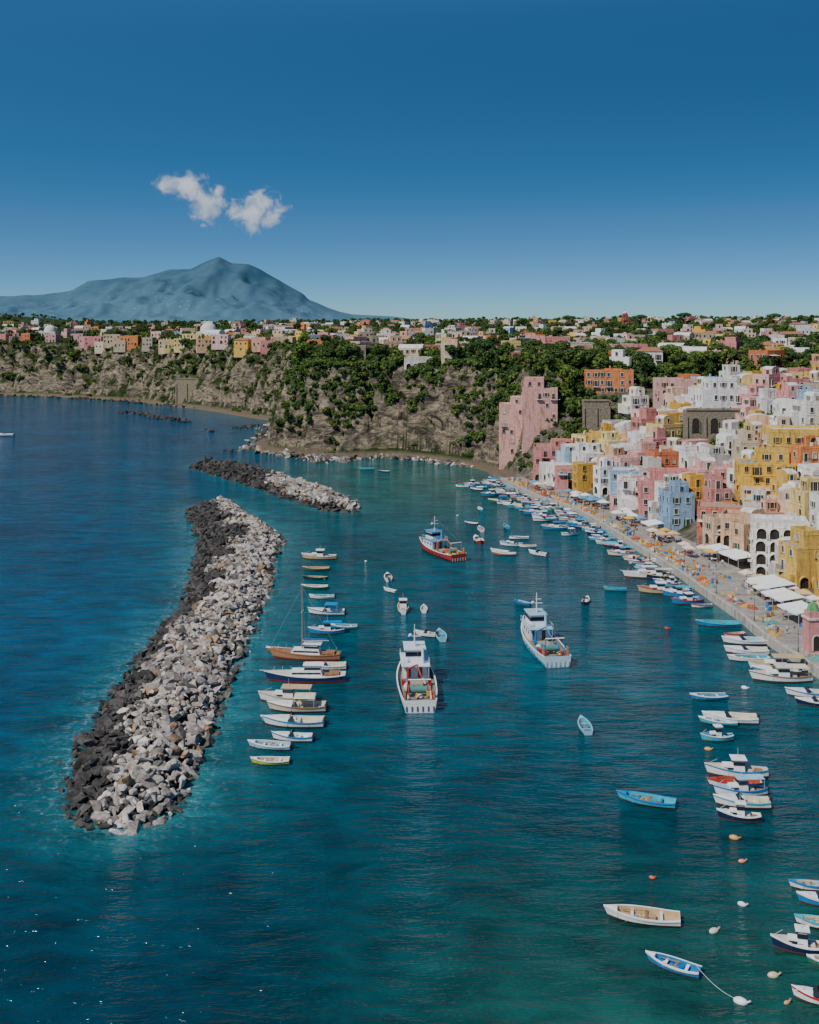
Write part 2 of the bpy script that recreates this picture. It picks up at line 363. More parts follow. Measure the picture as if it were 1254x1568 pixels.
# ------------------------------------------------------------------ clouds (volumes)
mc=bpy.data.materials.new('self_lit_cloud_vapour'); mc.use_nodes=True; nt=mc.node_tree; nt.nodes.clear()
out=N(nt,'ShaderNodeOutputMaterial'); pv=N(nt,'ShaderNodeVolumePrincipled'); nt.links.new(pv.outputs[0],out.inputs['Volume'])
pv.inputs['Color'].default_value=(1,1,1,1); pv.inputs['Anisotropy'].default_value=0.0
tcx=N(nt,'ShaderNodeTexCoord'); ln=N(nt,'ShaderNodeVectorMath',operation='LENGTH'); nt.links.new(tcx.outputs['Object'],ln.inputs[0])
n=pos_noise(nt,0.011,7,rough=0.66,dist=0.5)
a1=N(nt,'ShaderNodeMath',operation='MULTIPLY_ADD'); nt.links.new(n.outputs[0],a1.inputs[0]); a1.inputs[1].default_value=3.4; a1.inputs[2].default_value=-1.15
a2=N(nt,'ShaderNodeMath',operation='SUBTRACT'); nt.links.new(a1.outputs[0],a2.inputs[0]); nt.links.new(ln.outputs['Value'],a2.inputs[1])
a3=N(nt,'ShaderNodeMath',operation='MULTIPLY',use_clamp=True); nt.links.new(a2.outputs[0],a3.inputs[0]); a3.inputs[1].default_value=1.1
a4=N(nt,'ShaderNodeMath',operation='MULTIPLY'); nt.links.new(a3.outputs[0],a4.inputs[0]); a4.inputs[1].default_value=0.022
nt.links.new(a4.outputs[0],pv.inputs['Density'])
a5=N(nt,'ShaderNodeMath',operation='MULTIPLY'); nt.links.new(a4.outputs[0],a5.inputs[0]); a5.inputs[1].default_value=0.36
nt.links.new(a5.outputs[0],pv.inputs['Emission Strength']); pv.inputs['Emission Color'].default_value=(0.9,0.95,1,1)  # vapour glows by itself, standing in for sunlight scattered repeatedly inside
DC=7000.
def cloud(parts):
    e=link(bpy.data.objects.new('cloud',None)); e.location=(0,DC,800)
    for k,(px,py,rx,rz) in enumerate(parts):
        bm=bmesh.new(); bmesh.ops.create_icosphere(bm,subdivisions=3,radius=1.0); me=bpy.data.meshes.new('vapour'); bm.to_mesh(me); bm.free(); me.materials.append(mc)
        o=link(bpy.data.objects.new('vapour_%d'%k,me)); o.parent=e
        s=DC/F; o.location=((px-627)*s,0,H+(490-py)*s-800); o.scale=(rx*s,rx*s*.8,rz*s)
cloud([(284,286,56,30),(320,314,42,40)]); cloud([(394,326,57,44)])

# ------------------------------------------------------------------ houses
PAL={'white':[(0.74,0.72,0.68),(0.70,0.66,0.60),(0.78,0.76,0.74)],'pink':[(0.62,0.27,0.25),(0.64,0.35,0.32),(0.54,0.22,0.20),(0.68,0.42,0.38)],
 'yellow':[(0.68,0.44,0.11),(0.70,0.54,0.23),(0.62,0.36,0.07)],'orange':[(0.58,0.22,0.08),(0.52,0.17,0.08)],'blue':[(0.30,0.45,0.62),(0.38,0.52,0.62)],
 'peach':[(0.68,0.43,0.27),(0.66,0.36,0.23),(0.70,0.52,0.36)],
 'beige':[(0.52,0.43,0.31),(0.45,0.37,0.27),(0.58,0.49,0.37)],'red':[(0.42,0.10,0.07)],'stone':[(0.27,0.23,0.17),(0.33,0.28,0.2)]}
SH=[(0.03,0.10,0.06),(0.10,0.05,0.025),(0.03,0.07,0.10),(0.20,0.13,0.08),(0.45,0.43,0.38)]
ROOFC=[(0.45,0.42,0.38),(0.55,0.53,0.5),(0.36,0.26,0.2),(0.62,0.60,0.57),(0.40,0.22,0.15),(0.30,0.28,0.25)]
placed=[]
def arch(mb,M,u,z0,aw,ah,col,proud=0.35):
    n=8; inn=[(u-aw/2,z0)]; out_=[(u-aw/2-.25,z0)]
    for i in range(n+1):
        t=pi-pi*i/n; inn.append((u+aw/2*math.cos(t),z0+ah-aw/2+aw/2*math.sin(t))); out_.append((u+(aw/2+.25)*math.cos(t),z0+ah-aw/2+(aw/2+.25)*math.sin(t)))
    inn.append((u+aw/2,z0)); out_.append((u+aw/2+.25,z0)); m=len(inn)
    vs=[(a,-proud,b_) for a,b_ in inn]+[(a,-proud,b_) for a,b_ in out_]+[(a,-0.02,b_) for a,b_ in inn]+[(a,0,b_) for a,b_ in out_]
    fs=[]
    for i in range(m-1):
        fs+=[(i,i+1,m+i+1,m+i),(i+1,i,2*m+i,2*m+i+1),(m+i,m+i+1,3*m+i+1,3*m+i)]
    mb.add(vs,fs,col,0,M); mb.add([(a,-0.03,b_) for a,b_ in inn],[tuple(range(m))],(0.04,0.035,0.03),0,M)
def facade(mb,k,width,dist,h,rng,detail,wall,sh,arch0=False):
    M=Matrix.Rotation(k*pi/2,4,'Z')@Matrix.Translation((0,-dist,0))
    fr=(0.66,0.64,0.60) if rng.random()<.35 else tuple(min(.75,c*1.12+.03) for c in wall)
    skip=.2 if h<18 else .58
    nb=max(1,int(width/2.5)); ns=max(1,int(h/2.8)) if h<18 else int(h/3.6); sh_h=h/ns
    if detail>1 and h<18 and rng.random()<.35:
        for j in range(1,ns): mb.box(-width/2,width/2,-0.09,0,j*sh_h-0.12,j*sh_h+0.1,fr,0,M)
    for j in range(ns):
        for i in range(nb):
            u=-width/2+(i+.5)*width/nb+rng.uniform(-.2,.2); z=j*sh_h+1.0+rng.uniform(-.12,.12); t=rng.random()
            if arch0 and (j==0 or arch0>1) : arch(mb,M,u,j*sh_h+0.1,min(2.1,width/nb-.8),min(2.6,sh_h-.5),wall); continue
            if rng.random()<skip: continue
            door=(j==0 and t<.3) or (j>0 and t<.16)
            ww=0.52 if not door else .55; z0=z if not door else j*sh_h+.12; z1=min(z0+(1.35 if not door else 2.1),j*sh_h+2.5)
            if j==0 and t<.15 and width/nb>2.4: arch(mb,M,u,.1,1.7,2.3,wall,.15); continue
            if detail<=1:
                mb.box(u-ww-.12,u+ww+.12,-.06,0,z0-.12,z1+.12,fr,0,M); mb.box(u-ww,u+ww,-.09,-.0,z0,z1,(0,0,0),1,M); continue
            mb.box(u-ww-.12,u-ww,-.16,0,z0-.1,z1+.12,fr,0,M); mb.box(u+ww,u+ww+.12,-.16,0,z0-.1,z1+.12,fr,0,M)
            mb.box(u-ww,u+ww,-.15,0,z1,z1+.12,fr,0,M); mb.box(u-ww-.17,u+ww+.17,-.22,0,z0-.18,z0-.1,fr,0,M)
            if rng.random()<.22: mb.box(u-ww,u+ww,-.03,0,z0-.1,z1,sh,0,M)
            else: mb.box(u-ww,u+ww,-.03,0,z0-.1,z1,(0,0,0),1,M); mb.box(u-.03,u+.03,-.06,-.03,z0-.1,z1,(.3,.28,.25),0,M)
            if rng.random()<.3:
                mb.box(u-ww-.62,u-ww-.13,-.08,0,z0,z1,sh,0,M); mb.box(u+ww+.13,u+ww+.62,-.08,0,z0,z1,sh,0,M)
            if door and j>0:
                mb.box(u-1.2,u+1.2,-1.0,0,z0-.3,z0-.181,fr,0,M)
                for q in range(9): mb.box(u-1.18+q*.29,u-1.14+q*.29,-.98,-.94,z0-.18,z0+.8,(.04,.04,.04),0,M)
                mb.box(u-1.2,u+1.2,-1.0,-.92,z0+.8,z0+.86,(.04,.04,.04),0,M)
def house(kind,x,y,z,w,d,h,yaw,rng,detail=2,below=5,roof=None,upper=None,arch0=False,stairs=False,col=None,name=None,reg=True):
    mb=MB(); wall=col or rng.choice(PAL[kind]); v=rng.uniform(.82,1.1); wall=tuple(min(.8,c*v) for c in wall)
    sh=rng.choice(SH); rc=rng.choice(ROOFC)
    def vol(M0,w,d,h,below,det,a0=False,roof='flat',wall=wall):
        mb.M=M0; mb.box(-w/2,w/2,-d/2,d/2,-below,h,wall)
        if roof=='flat':
            t=.28;p=rng.choice([.3,.5,.9])
            mb.box(-w/2,w/2,-d/2,-d/2+t,h,h+p,wall); mb.box(-w/2,w/2,d/2-t,d/2,h,h+p,wall)
            mb.box(-w/2,-w/2+t,-d/2+t,d/2-t,h,h+p,wall); mb.box(w/2-t,w/2,-d/2+t,d/2-t,h,h+p,wall)
            mb.box(-w/2+t,w/2-t,-d/2+t,d/2-t,h,h+.05,rc)
            if det>1 and rng.random()<.6: mb.box(-w/2-.06,w/2+.06,-d/2-.06,d/2+.06,h-.14,h-.003,tuple(min(.75,c*1.15) for c in wall))
        elif roof=='vault':
            n=8;vs=[]
            for s_ in (-w/2,w/2):
                for i in range(n+1): t=pi*i/n; vs.append((s_,-d/2*math.cos(t),h+math.sin(t)*d*.2))
            mb.add(vs,[(i,i+1,n+2+i,n+1+i) for i in range(n)],(0.62,.60,.56),0,None,True); mb.add(vs,[tuple(range(n,-1,-1)),tuple(range(n+1,2*n+2))],wall)
        elif roof=='tile':
            vs=[(-w/2-.3,-d/2-.3,h),(w/2+.3,-d/2-.3,h),(w/2+.3,d/2+.3,h),(-w/2-.3,d/2+.3,h),(-w/2+d*.25,0,h+1.7),(w/2-d*.25,0,h+1.7)]
            mb.add(vs,[(0,1,5,4),(1,2,5),(2,3,4,5),(3,0,4),(3,2,1,0)],(0.34,.15,.09))
        elif roof=='dome':
            mb.cyl((0,0,h),(0,0,h+1.2),min(w,d)*.4,min(w,d)*.4,wall,0,12); mb.dome((0,0,h+1.2),min(w,d)*.41,min(w,d)*.41,min(w,d)*.38,(0.6,.58,.55)); mb.cyl((0,0,h+1+min(w,d)*.37),(0,0,h+3+min(w,d)*.37),.3,.15,wall)
        for k,(ww,dd) in enumerate(((w,d/2),(d,w/2),(w,d/2),(d,w/2))):
            if k==2 and det<2: continue
            facade(mb,k,ww-.6,dd,h,rng,det,wall,sh,a0 if k in(0,1) else False)
    vol(None,w,d,h,below,detail,arch0,roof or 'flat')
    if upper:
        for (ux,uy,uw,ud,uh,ur) in upper: vol(Matrix.Translation((ux,uy,h+.06)),uw,ud,uh,0,detail,False,ur)
    mb.M=None
    if detail>1 and rng.random()<.55 and kind!='stone' and not arch0:
        aw=w*rng.uniform(.35,.6); ad=rng.uniform(1.8,3.2); ah=min(h-.5,rng.choice([2.4,3.0,3.4])); ox=rng.choice([-1,1])*(w-aw)/2*.96
        wc=wall if rng.random()<.5 else tuple(rng.choice(PAL[rng.choice(['white','pink','peach','yellow'])]))
        k_=rng.choice([0,0,1]); 
        if k_: mb.M=Matrix.Translation((w/2+ad/2-.003,0,0))@Matrix.Rotation(pi/2,4,'Z'); aw=min(aw,d*.8)
        else: mb.M=Matrix.Translation((ox,-d/2-ad/2+.003,0))
        mb.box(-aw/2,aw/2,-ad/2,ad/2,-below,ah,wc); t=.2
        mb.box(-aw/2,aw/2,-ad/2,-ad/2+t,ah,ah+.8,wc); mb.box(-aw/2,-aw/2+t,-ad/2+t,ad/2-.01,ah,ah+.8,wc); mb.box(aw/2-t,aw/2,-ad/2+t,ad/2-.01,ah,ah+.8,wc)
        facade(mb,0,aw-.4,ad/2,ah,rng,2,wc,sh); mb.M=None
        if rng.random()<.35 and not k_:
            for a in (-aw/2+.1,aw/2-.1): mb.cyl((ox+a,-d/2-ad+.2,ah),(ox+a,-d/2-ad+.2,ah+2.3),.05,.05,(.3,.25,.18))
            mb.add([(ox-aw/2,-d/2-ad+.1,ah+2.3),(ox+aw/2,-d/2-ad+.1,ah+2.3),(ox+aw/2,-d/2-.05,ah+2.6),(ox-aw/2,-d/2-.05,ah+2.6)],[(0,1,2,3)],rng.choice([(.65,.63,.58),(.5,.32,.15),(.2,.35,.5)]))
    if not roof or roof=='flat':
        for q in range(rng.choice([0,1,2,3])):
            ux=rng.uniform(-w*.38,w*.38);uy=rng.uniform(-d*.1,d*.38)
            mb.box(ux-.3,ux+.3,uy-.25,uy+.25,h,h+rng.uniform(1.1,1.8),wall)
        if rng.random()<.3:
            ux=rng.uniform(-w*.3,w*.3); mb.cyl((ux,0,h+.05),(ux,0,h+1.3),.5,.5,(.5,.5,.52),0,8)
        if rng.random()<.35:
            ux=rng.uniform(-w*.4,w*.4); mb.cyl((ux,1,h),(ux,1,h+3),.04,.03,(.2,.2,.2),0,4); mb.box(ux-.5,ux+.5,.98,1.02,h+2.7,h+2.75,(.2,.2,.2))
    if stairs:
        n=12; s0=rng.choice([-1,1])
        for i in range(n):
            a=s0*(-w/2+i*.42+.2); bb=s0*(-w/2+i*.42+.62); mb.box(min(a,bb),max(a,bb),-d/2-1.4,-d/2-.003,-.5,(i+1)*.25,wall)
        a=s0*(-w/2+n*.42+.2); bb=s0*(-w/2+n*.42+2.2); mb.box(min(a,bb),max(a,bb),-d/2-1.4,-d/2-.003,-.5,n*.25,wall)
    if reg: placed.append((x,y,max(w,d)*.5))
    return mb.obj(name or kind+'_house',[M_ST,M_GL],(x,y,z),yaw)
def LM(kind,p0,p1,pt,pb,z=None,dep=10,yaw=0,**kw):
    pc=(p0+p1)/2
    if z is None:
        r=Pt(pc,pb); x,y,z=r
    else: x,y=G(pc,pb,z)
    s=y/F; return house(kind,x,y+dep/2,z,(p1-p0)*s,dep,(pb-pt)*s,yaw,R,**kw)
def stone_wall(p0,p1,pt,pb,z=None,butt=True,c=(.24,.205,.15)):
    if z is None: r=Pt((p0+p1)/2,pb); x,y,z=r
    else: x,y=G((p0+p1)/2,pb,z)
    s=y/F; w_=(p1-p0)*s; h=(pb-pt)*s; mb=MB()
    mb.box(-w_/2,w_/2,-1,4,-6,h,c,0,None,.0,.3); mb.box(-w_/2,w_/2,-1.0,-.5,h,h+.7,tuple(q*1.15 for q in c))
    n=max(2,int(w_/5))
    for i in range(n+1):
        u=-w_/2+i*w_/n; mb.box(u-.4,u+.4,-1.5,-.9,-6,h*.8,tuple(q*1.08 for q in c),0,None,0,.28)
        if i<n and not butt: arch(mb,Matrix.Translation((0,-1.0,0)),u+w_/n/2,h*.15,w_/n*.4,h*.55,c,.2)
    mb.obj('stone_wall',[M_RK],(x,y,z),0); placed.append((x,y,w_*.4))
x,y=G(786,712,3.0); house('pink',x,y+5,3,10,10,23,-.12,R,col=(.66,.38,.32),upper=[(1.8,1.5,5,6,3.2,'flat')],name='pink_tower_house')
house('pink',(828-627)*416/F,419,1.6,13.5,11,32,-.12,R,col=(.58,.31,.27),below=3,upper=[(-2.2,0,7.5,8,3.6,'flat')],name='pink_tower_house')
LM('pink',820,882,688,738,1.6,11,-.15,arch0=1,upper=[(3,2,8,6,2.6,'flat')])
LM('pink',985,1080,742,795,1.6,12,-.12,col=(.62,.25,.24),upper=[(0,1,12,7,2.6,'flat')])
LM('blue',940,985,722,772,3,9,-.25)
LM('yellow',905,962,668,700,None,9,-.2)
LM('yellow',1140,1222,712,762,None,11,-.15,col=(.68,.42,.08),upper=[(2,1,8,7,3,'flat')])
LM('yellow',1185,1270,662,705,None,11,-.1,arch0=1)
LM('orange',1078,1150,780,832,1.8,10,-.3,stairs=True,col=(.54,.18,.12))
LM('yellow',1150,1192,768,838,2.2,10,-.3,stairs=True,col=(.70,.38,.08))
LM('white',1165,1248,808,886,1.6,11,-.25,arch0=2,roof='flat')
LM('orange',898,972,568,604,None,12,-.1,col=(.55,.2,.08))
LM('pink',1010,1072,584,620,None,11,0)
LM('white',1072,1150,598,634,None,12,.1,upper=[(0,1,10,7,3,'flat')])
stone_wall(1050,1135,628,668,butt=False)
stone_wall(893,932,614,656)
stone_wall(270,302,580,612,c=(.30,.25,.17))
LM('white',618,660,548,566,None,10,.1,arch0=1); LM('pink',618,690,530,549,None,12,.05); LM('pink',830,872,517,538,None,14,0)
LM('stone',532,560,532,556,None,9,0); LM('beige',676,700,526,556,None,9,0)
LM('pink',780,850,540,558,None,14,0); LM('orange',925,1000,540,560,None,12,0)
LM('white',300,332,508,522,None,18,0,roof='dome',name='church'); LM('white',62,84,508,520,None,14,0,roof='dome',name='church')
r=Pt(957,504); house('red',r[0],r[1],r[2],6,6,16,0,R,roof='dome',name='bell_tower')
for q in range(24):
    px=115+q*14+R.uniform(-5,5); rr_=Pt(px,R.uniform(521,534))
    if rr_: house(R.choice(['pink','orange','yellow','peach','peach','pink','beige','orange']),rr_[0],rr_[1],rr_[2],R.uniform(8,15),9,R.uniform(4,7),R.uniform(-.3,.3),R,1,4)
greens=[]
for p,rr in (((862,650),17),((878,630),14),((1165,648),9),((1085,575),16),((900,600),8),((1000,640),5),((950,640),4),((1200,600),10)):
    q=Pt(*p); greens.append((q[0],q[1],rr))
kinds=['white']*9+['pink']*6+['peach']*4+['yellow']*4+['orange']*2+['blue']*1+['beige']*4
def free(x,y,rad):
    for (a,b_,r_) in placed:
        if (a-x)**2+(b_-y)**2<(r_+rad)**2*0.80: return False
    for (a,b_,r_) in greens:
        if (a-x)**2+(b_-y)**2<r_*r_: return False
    return True
arc=[]
for k in range(19,30):
    ax,ay=coast[k];bx,by=coast[k+1];L=math.hypot(bx-ax,by-ay);dx,dy=(bx-ax)/L,(by-ay)/L
    t=0
    while t<L: arc.append((ax+dx*t,ay+dy*t,-dy,dx)); t+=1.5
def smooth_n(i):
    a=[arc[j] for j in range(max(0,i-8),min(len(arc),i+9))]; nx=sum(q[2] for q in a);ny=sum(q[3] for q in a);l=math.hypot(nx,ny); return nx/l,ny/l
for row in range(15):
    i=R.randrange(4)
    while i<len(arc):
        x0,y0,_,_=arc[i]; nx,ny=smooth_n(i)
        if nx<0.55: nx,ny=0.6,0.8
        s=float(wq(y0))+4.6+row*7.0+R.uniform(-1.8,1.8); x=x0+nx*s;y=y0+ny*s
        w_=R.uniform(4.8,8.8)
        i+=max(2,int(w_/1.9))
        if y<165 or (x/y)*F+627>1400 or not free(x,y,min(w_*.5,3.6)): continue
        z=hz(x,y); z=max(z,1.6)
        if row>=10 and R.random()<.4: continue
        h=R.choice([3.2,4,5,6,6.4,7.2]) if row>1 else R.choice([5.5,6.2,7,8.5])
        d_=R.uniform(6,8.5); up=None
        if R.random()<.5: up=[(R.uniform(-1,1),R.uniform(0,1.5),w_*R.uniform(.45,.75),d_*.55,2.6,R.choice(['flat','vault','flat']))]
        house(R.choice(kinds),x,y,z,w_,d_,h,math.atan2(-nx,ny)+R.gauss(0,.2)+(R.choice([0,0,pi/2])),R,2,6,R.choice([None,None,None,None,'vault']) if not up else None,up,stairs=R.random()<.24,arch0=R.random()<.16)
nplat=0
for it_ in range(12000):
    if nplat>440: break
    px=R.uniform(-60,1330); d=430*math.exp(R.random()*1.35); x=(px-627)*d/F;y=d
    s=float(bil(S,x,y));u=float(bil(U,x,y))
    if u>18.6 and s<112: continue
    if u<=18.6 and s<(26 if u<9.5 else 44): continue
    if nz(x*.006,y*.006,9)<-0.02 and R.random()<.85: continue
    w_=R.uniform(7,15)
    if not free(x,y,w_*.66): continue
    up=[(R.uniform(-2,2),0,w_*.5,5,2.8,'flat')] if R.random()<.35 else None
    house(R.choice(kinds+['beige','stone','peach','pink','beige','pink']),x,y,hz(x,y)-.3,w_,R.uniform(8,11),R.choice([4,5,6.3,6.5,7,7.5]),R.uniform(-.7,.7),R,1 if d>620 else 2,4,R.choice([None]*5+['tile','vault']) if not up else None,up); nplat+=1

# ------------------------------------------------------------------ vegetation
def tree_mesh(name,h,cr,clumps,leaves,kind,seed):
    rg=random.Random(seed); mb=MB(); bark=(0.09,0.065,0.045)
    th=h*(0.42 if kind!='shrub' else .12)
    if kind!='shrub': mb.cyl((0,0,-1),(rg.uniform(-.3,.3),0,th),.28,.18,bark,0,7)
    for c in range(clumps):
        a=rg.random()*6.28; rr=cr*math.sqrt(rg.random())*.8
        if kind=='pine': cz=h*rg.uniform(.82,.98)-rr*.12; rz=.5
        elif kind=='shrub': cz=h*rg.uniform(.15,.75)*(1-.4*rr/cr); rz=.8
        elif kind=='cypress': rr*=.5; cz=h*rg.uniform(.12,.95); rz=1.4; rr*=(1.1-cz/h)
        else: cz=h*(.45+.45*rg.random()*(1-.4*(rr/cr)**2)); rz=.75
        cx,cy=rr*math.cos(a),rr*math.sin(a); r0=cr*rg.uniform(.28,.46)
        if kind in('broad','pine'): mb.cyl((0,0,th*rg.uniform(.7,1)),(cx,cy,cz-.1),.12,.04,bark,0,5)
        tone=rg.uniform(.6,1.4)
        base=(0.066*tone,0.114*tone,0.032*tone) if kind!='pine' else (0.04*tone,0.08*tone,0.026*tone)
        for l in range(leaves):
            v=Vector((rg.gauss(0,1),rg.gauss(0,1),rg.gauss(0,1))).normalized()*r0*(.55+.5*rg.random()); v.z*=rz
            p=Vector((cx,cy,cz))+v; s=rg.uniform(.16,.36)
            n_=(v.normalized()+Vector((rg.uniform(-.7,.7),rg.uniform(-.7,.7),rg.uniform(-.2,.9)))).normalized(); t=n_.orthogonal().normalized(); bt=n_.cross(t)
            q=rg.uniform(.7,1.35)
            mb.add([p-t*s-bt*s*.6,p+t*s-bt*s*.7,p+t*s*.8+bt*s,p-t*s*.7+bt*s*.8],[(0,1,2,3)],(base[0]*q,base[1]*q,base[2]*q),1)
    o=mb.obj(name,[M_BK,M_FO]); scene.collection.objects.unlink(o); return o
def coll(name,objs):
    c=bpy.data.collections.new(name)
    for o in objs: c.objects.link(o)
    return c
C_TREE=coll('tree_kinds',[tree_mesh('broadleaf_tree',7,3.6,12,85,'broad',1),tree_mesh('broadleaf_tree',6,3.2,11,85,'broad',2),tree_mesh('broadleaf_tree',8.5,3.8,14,80,'broad',3),tree_mesh('evergreen_shrub',3.6,2.8,9,85,'shrub',5),tree_mesh('evergreen_shrub',3.0,2.9,9,85,'shrub',7)])
C_SHR=coll('shrub_kinds',[tree_mesh('evergreen_shrub',3.2,2.4,9,80,'shrub',15),tree_mesh('evergreen_shrub',2.6,2.6,8,80,'shrub',16),tree_mesh('evergreen_shrub',4.2,2.4,10,80,'shrub',17)])
def gn_group(c):
    ng=bpy.data.node_groups.new('scatter','GeometryNodeTree')
    ng.interface.new_socket('Geometry',in_out='INPUT',socket_type='NodeSocketGeometry'); ng.interface.new_socket('Geometry',in_out='OUTPUT',socket_type='NodeSocketGeometry')
    gi=ng.nodes.new('NodeGroupInput');go=ng.nodes.new('NodeGroupOutput'); ip=ng.nodes.new('GeometryNodeInstanceOnPoints'); ci=ng.nodes.new('GeometryNodeCollectionInfo')
    ci.inputs['Collection'].default_value=c; ci.inputs['Separate Children'].default_value=True; ci.inputs['Reset Children'].default_value=True
    ip.inputs['Pick Instance'].default_value=True
    a=ng.nodes.new('GeometryNodeInputNamedAttribute'); a.data_type='FLOAT_VECTOR'; a.inputs['Name'].default_value='rotv'
    s=ng.nodes.new('GeometryNodeInputNamedAttribute'); s.data_type='FLOAT_VECTOR'; s.inputs['Name'].default_value='sclv'
    er=ng.nodes.new('FunctionNodeEulerToRotation')
    l=ng.links.new; l(gi.outputs[0],ip.inputs['Points']); l(ci.outputs[0],ip.inputs['Instance']); l(a.outputs[0],er.inputs[0]); l(er.outputs[0],ip.inputs['Rotation']); l(s.outputs[0],ip.inputs['Scale']); l(ip.outputs[0],go.inputs[0])
    return ng
def scatter(name,pts,c):
    me=bpy.data.meshes.new(name); me.from_pydata([p[:3] for p in pts],[],[])
    a=me.attributes.new('rotv','FLOAT_VECTOR','POINT'); a.data.foreach_set('vector',np.array([(R.uniform(-.1,.1),R.uniform(-.1,.1),R.random()*6.28) for p in pts],dtype=np.float32).ravel())
    a=me.attributes.new('sclv','FLOAT_VECTOR','POINT'); a.data.foreach_set('vector',np.array([(p[3]*R.uniform(.85,1.2),p[3]*R.uniform(.85,1.2),p[3]*R.uniform(.8,1.15)) for p in pts],dtype=np.float32).ravel())
    o=link(bpy.data.objects.new(name,me)); m=o.modifiers.new('scatter','NODES'); m.node_group=gn_group(c); return o
kd=kdtree.KDTree(len(placed))
for i,p in enumerate(placed): kd.insert((p[0],p[1],0),i)
kd.balance()
def clear(x,y,r):
    for (c_,i,d) in kd.find_n((x,y,0),2):
        if d<placed[i][2]*.85+r: return False
    return True
tp=[]
for i in range(16000):
    px=R.uniform(-80,1340); d=400*math.exp(R.random()*1.8); x=(px-627)*d/F
    s=float(bil(S,x,d));u=float(bil(U,x,d))
    if s<20 or (u>18.6 and s<90): continue
    dn=0.58+0.9*nz(x*.012,d*.012,5)
    if d<620: dn+=.6
    if R.random()>dn or not clear(x,d,1.0): continue
    if d>620 and not clear(x,d+7,-1.0) and R.random()<.55: continue
    tp.append((x,d,hz(x,d)-.2,R.uniform(.5,1.15) if d>700 else R.uniform(.55,1.15)))
scatter('plateau_trees',tp,C_TREE)
cp=[]
for i in range(34000):
    k=R.random()
    if k<.5: x=R.uniform(-90,45);y=R.uniform(425,560)
    else: x=R.uniform(-380,-70);y=R.uniform(640,930)
    s=float(bil(S,x,y));u=float(bil(U,x,y))
    if s<7 or s>(50 if u<9.5 else 42) or u>19.2: continue
    z=hz(x,y); f=z/40
    lim=-0.50+(0.95 if k<.5 else .75)*(1-f)
    if nz(x*.05,y*.05,11)+.6*nz(x*.15,y*.15,z*.1)<lim: continue
    if R.random()<.45 or not clear(x,y,.5): continue
    cp.append((x,y,z-.5,R.uniform(.3,1.0)))
scatter('cliff_shrubs',cp,C_SHR)
vp=[]
for (a,b_,r_) in greens:
    for q in range(int(r_*r_*.5)):
        t=R.random()*6.28;rr=r_*math.sqrt(R.random());x=a+rr*math.cos(t);y=b_+rr*math.sin(t)
        if clear(x,y,-.5): vp.append((x,y,hz(x,y)-.3,R.uniform(.4,.8)))
for i in range(2600):
    px=R.uniform(780,1300); d=R.uniform(200,480); x=(px-627)*d/F; s=float(bil(S,x,d))
    if s>wq(d)+8 and s<130 and clear(x,d,-.7): vp.append((x,d,hz(x,d)-.1,R.uniform(.35,.85)))
scatter('garden_shrubs',vp,C_SHR)
print('houses',len(placed),nplat,'trees',len(tp),len(cp),len(vp))
TK=[tree_mesh('umbrella_pine_tree',11,5.5,16,90,'pine',21),tree_mesh('broadleaf_tree',9,4.4,15,90,'broad',22),tree_mesh('cypress_tree',10,1.9,16,70,'cypress',23)]
for (px,py,k,s) in [(1047,501,0,1.5),(1105,503,1,1.4),(740,560,0,1.0),(1185,501,0,1.4),(245,520,0,1.0),(465,530,1,1.0),(640,505,1,1.1),(720,503,1,1.4),(870,502,0,1.3),(835,560,1,1.),(1210,504,2,1.4),(905,508,2,1.1),(980,504,0,1.4),(760,572,2,.9),(590,520,2,1.1),(690,504,1,1.3),(800,503,1,1.4),(1235,502,1,1.5),(1140,501,1,1.3),(1000,503,1,1.3)]:
    q=Pt(px,py)
    if q:
        o=link(bpy.data.objects.new(TK[k].name.split('.')[0],TK[k].data)); o.location=(q[0],q[1],q[2]-.3); o.scale=(s,s,s); o.rotation_euler[2]=R.random()*6
for o in TK: bpy.data.objects.remove(o)

# ------------------------------------------------------------------ quay
mq,nt,b=newmat('quay_paving',0.9,0.15)
br=N(nt,'ShaderNodeTexBrick'); gq=N(nt,'ShaderNodeNewGeometry'); nt.links.new(gq.outputs['Position'],br.inputs['Vector']); br.inputs['Scale'].default_value=0.6
br.inputs['Color1'].default_value=(0.36,0.33,0.29,1);br.inputs['Color2'].default_value=(0.28,0.26,0.23,1);br.inputs['Mortar'].default_value=(0.15,0.14,0.12,1);br.inputs['Mortar Size'].default_value=0.015
n=pos_noise(nt,0.4,5); rq=ramp(nt,n.outputs[0],[(0.3,0.65),(0.7,1.15)]); nt.links.new(mix(nt,'MULTIPLY',1,br.outputs[0],rq.outputs[0]),b.inputs['Base Color'])
qp=coast[19:]; qn=[]
for i in range(len(qp)):
    a=qp[max(0,i-1)];c_=qp[min(len(qp)-1,i+1)];dx,dy=c_[0]-a[0],c_[1]-a[1];l=math.hypot(dx,dy);qn.append((-dy/l,dx/l))
mb=MB()
def strip(s0,s1,z,col,mat,front=None):
    vs=[]
    for (p,n_) in zip(qp,qn):
        e=min(s1,float(wq(p[1]))+6) if s1>5 else s1
        vs+=[(p[0]+n_[0]*s0,p[1]+n_[1]*s0,z),(p[0]+n_[0]*e,p[1]+n_[1]*e,z)]
    mb.add(vs,[(2*i,2*i+2,2*i+3,2*i+1) for i in range(len(qp)-1)],col,mat)
    if front is not None:
        vf=[]
        for v in vs[::2]: vf+=[v,(v[0],v[1],front)]
        mb.add(vf,[(2*i,2*i+1,2*i+3,2*i+2) for i in range(len(qp)-1)],col,0 if mat==1 else mat)
strip(0.7,40,1.6,(.3,.3,.3),1); strip(0,0.7,1.72,(0.42,0.39,0.34),0,-1.5)
vs=[]
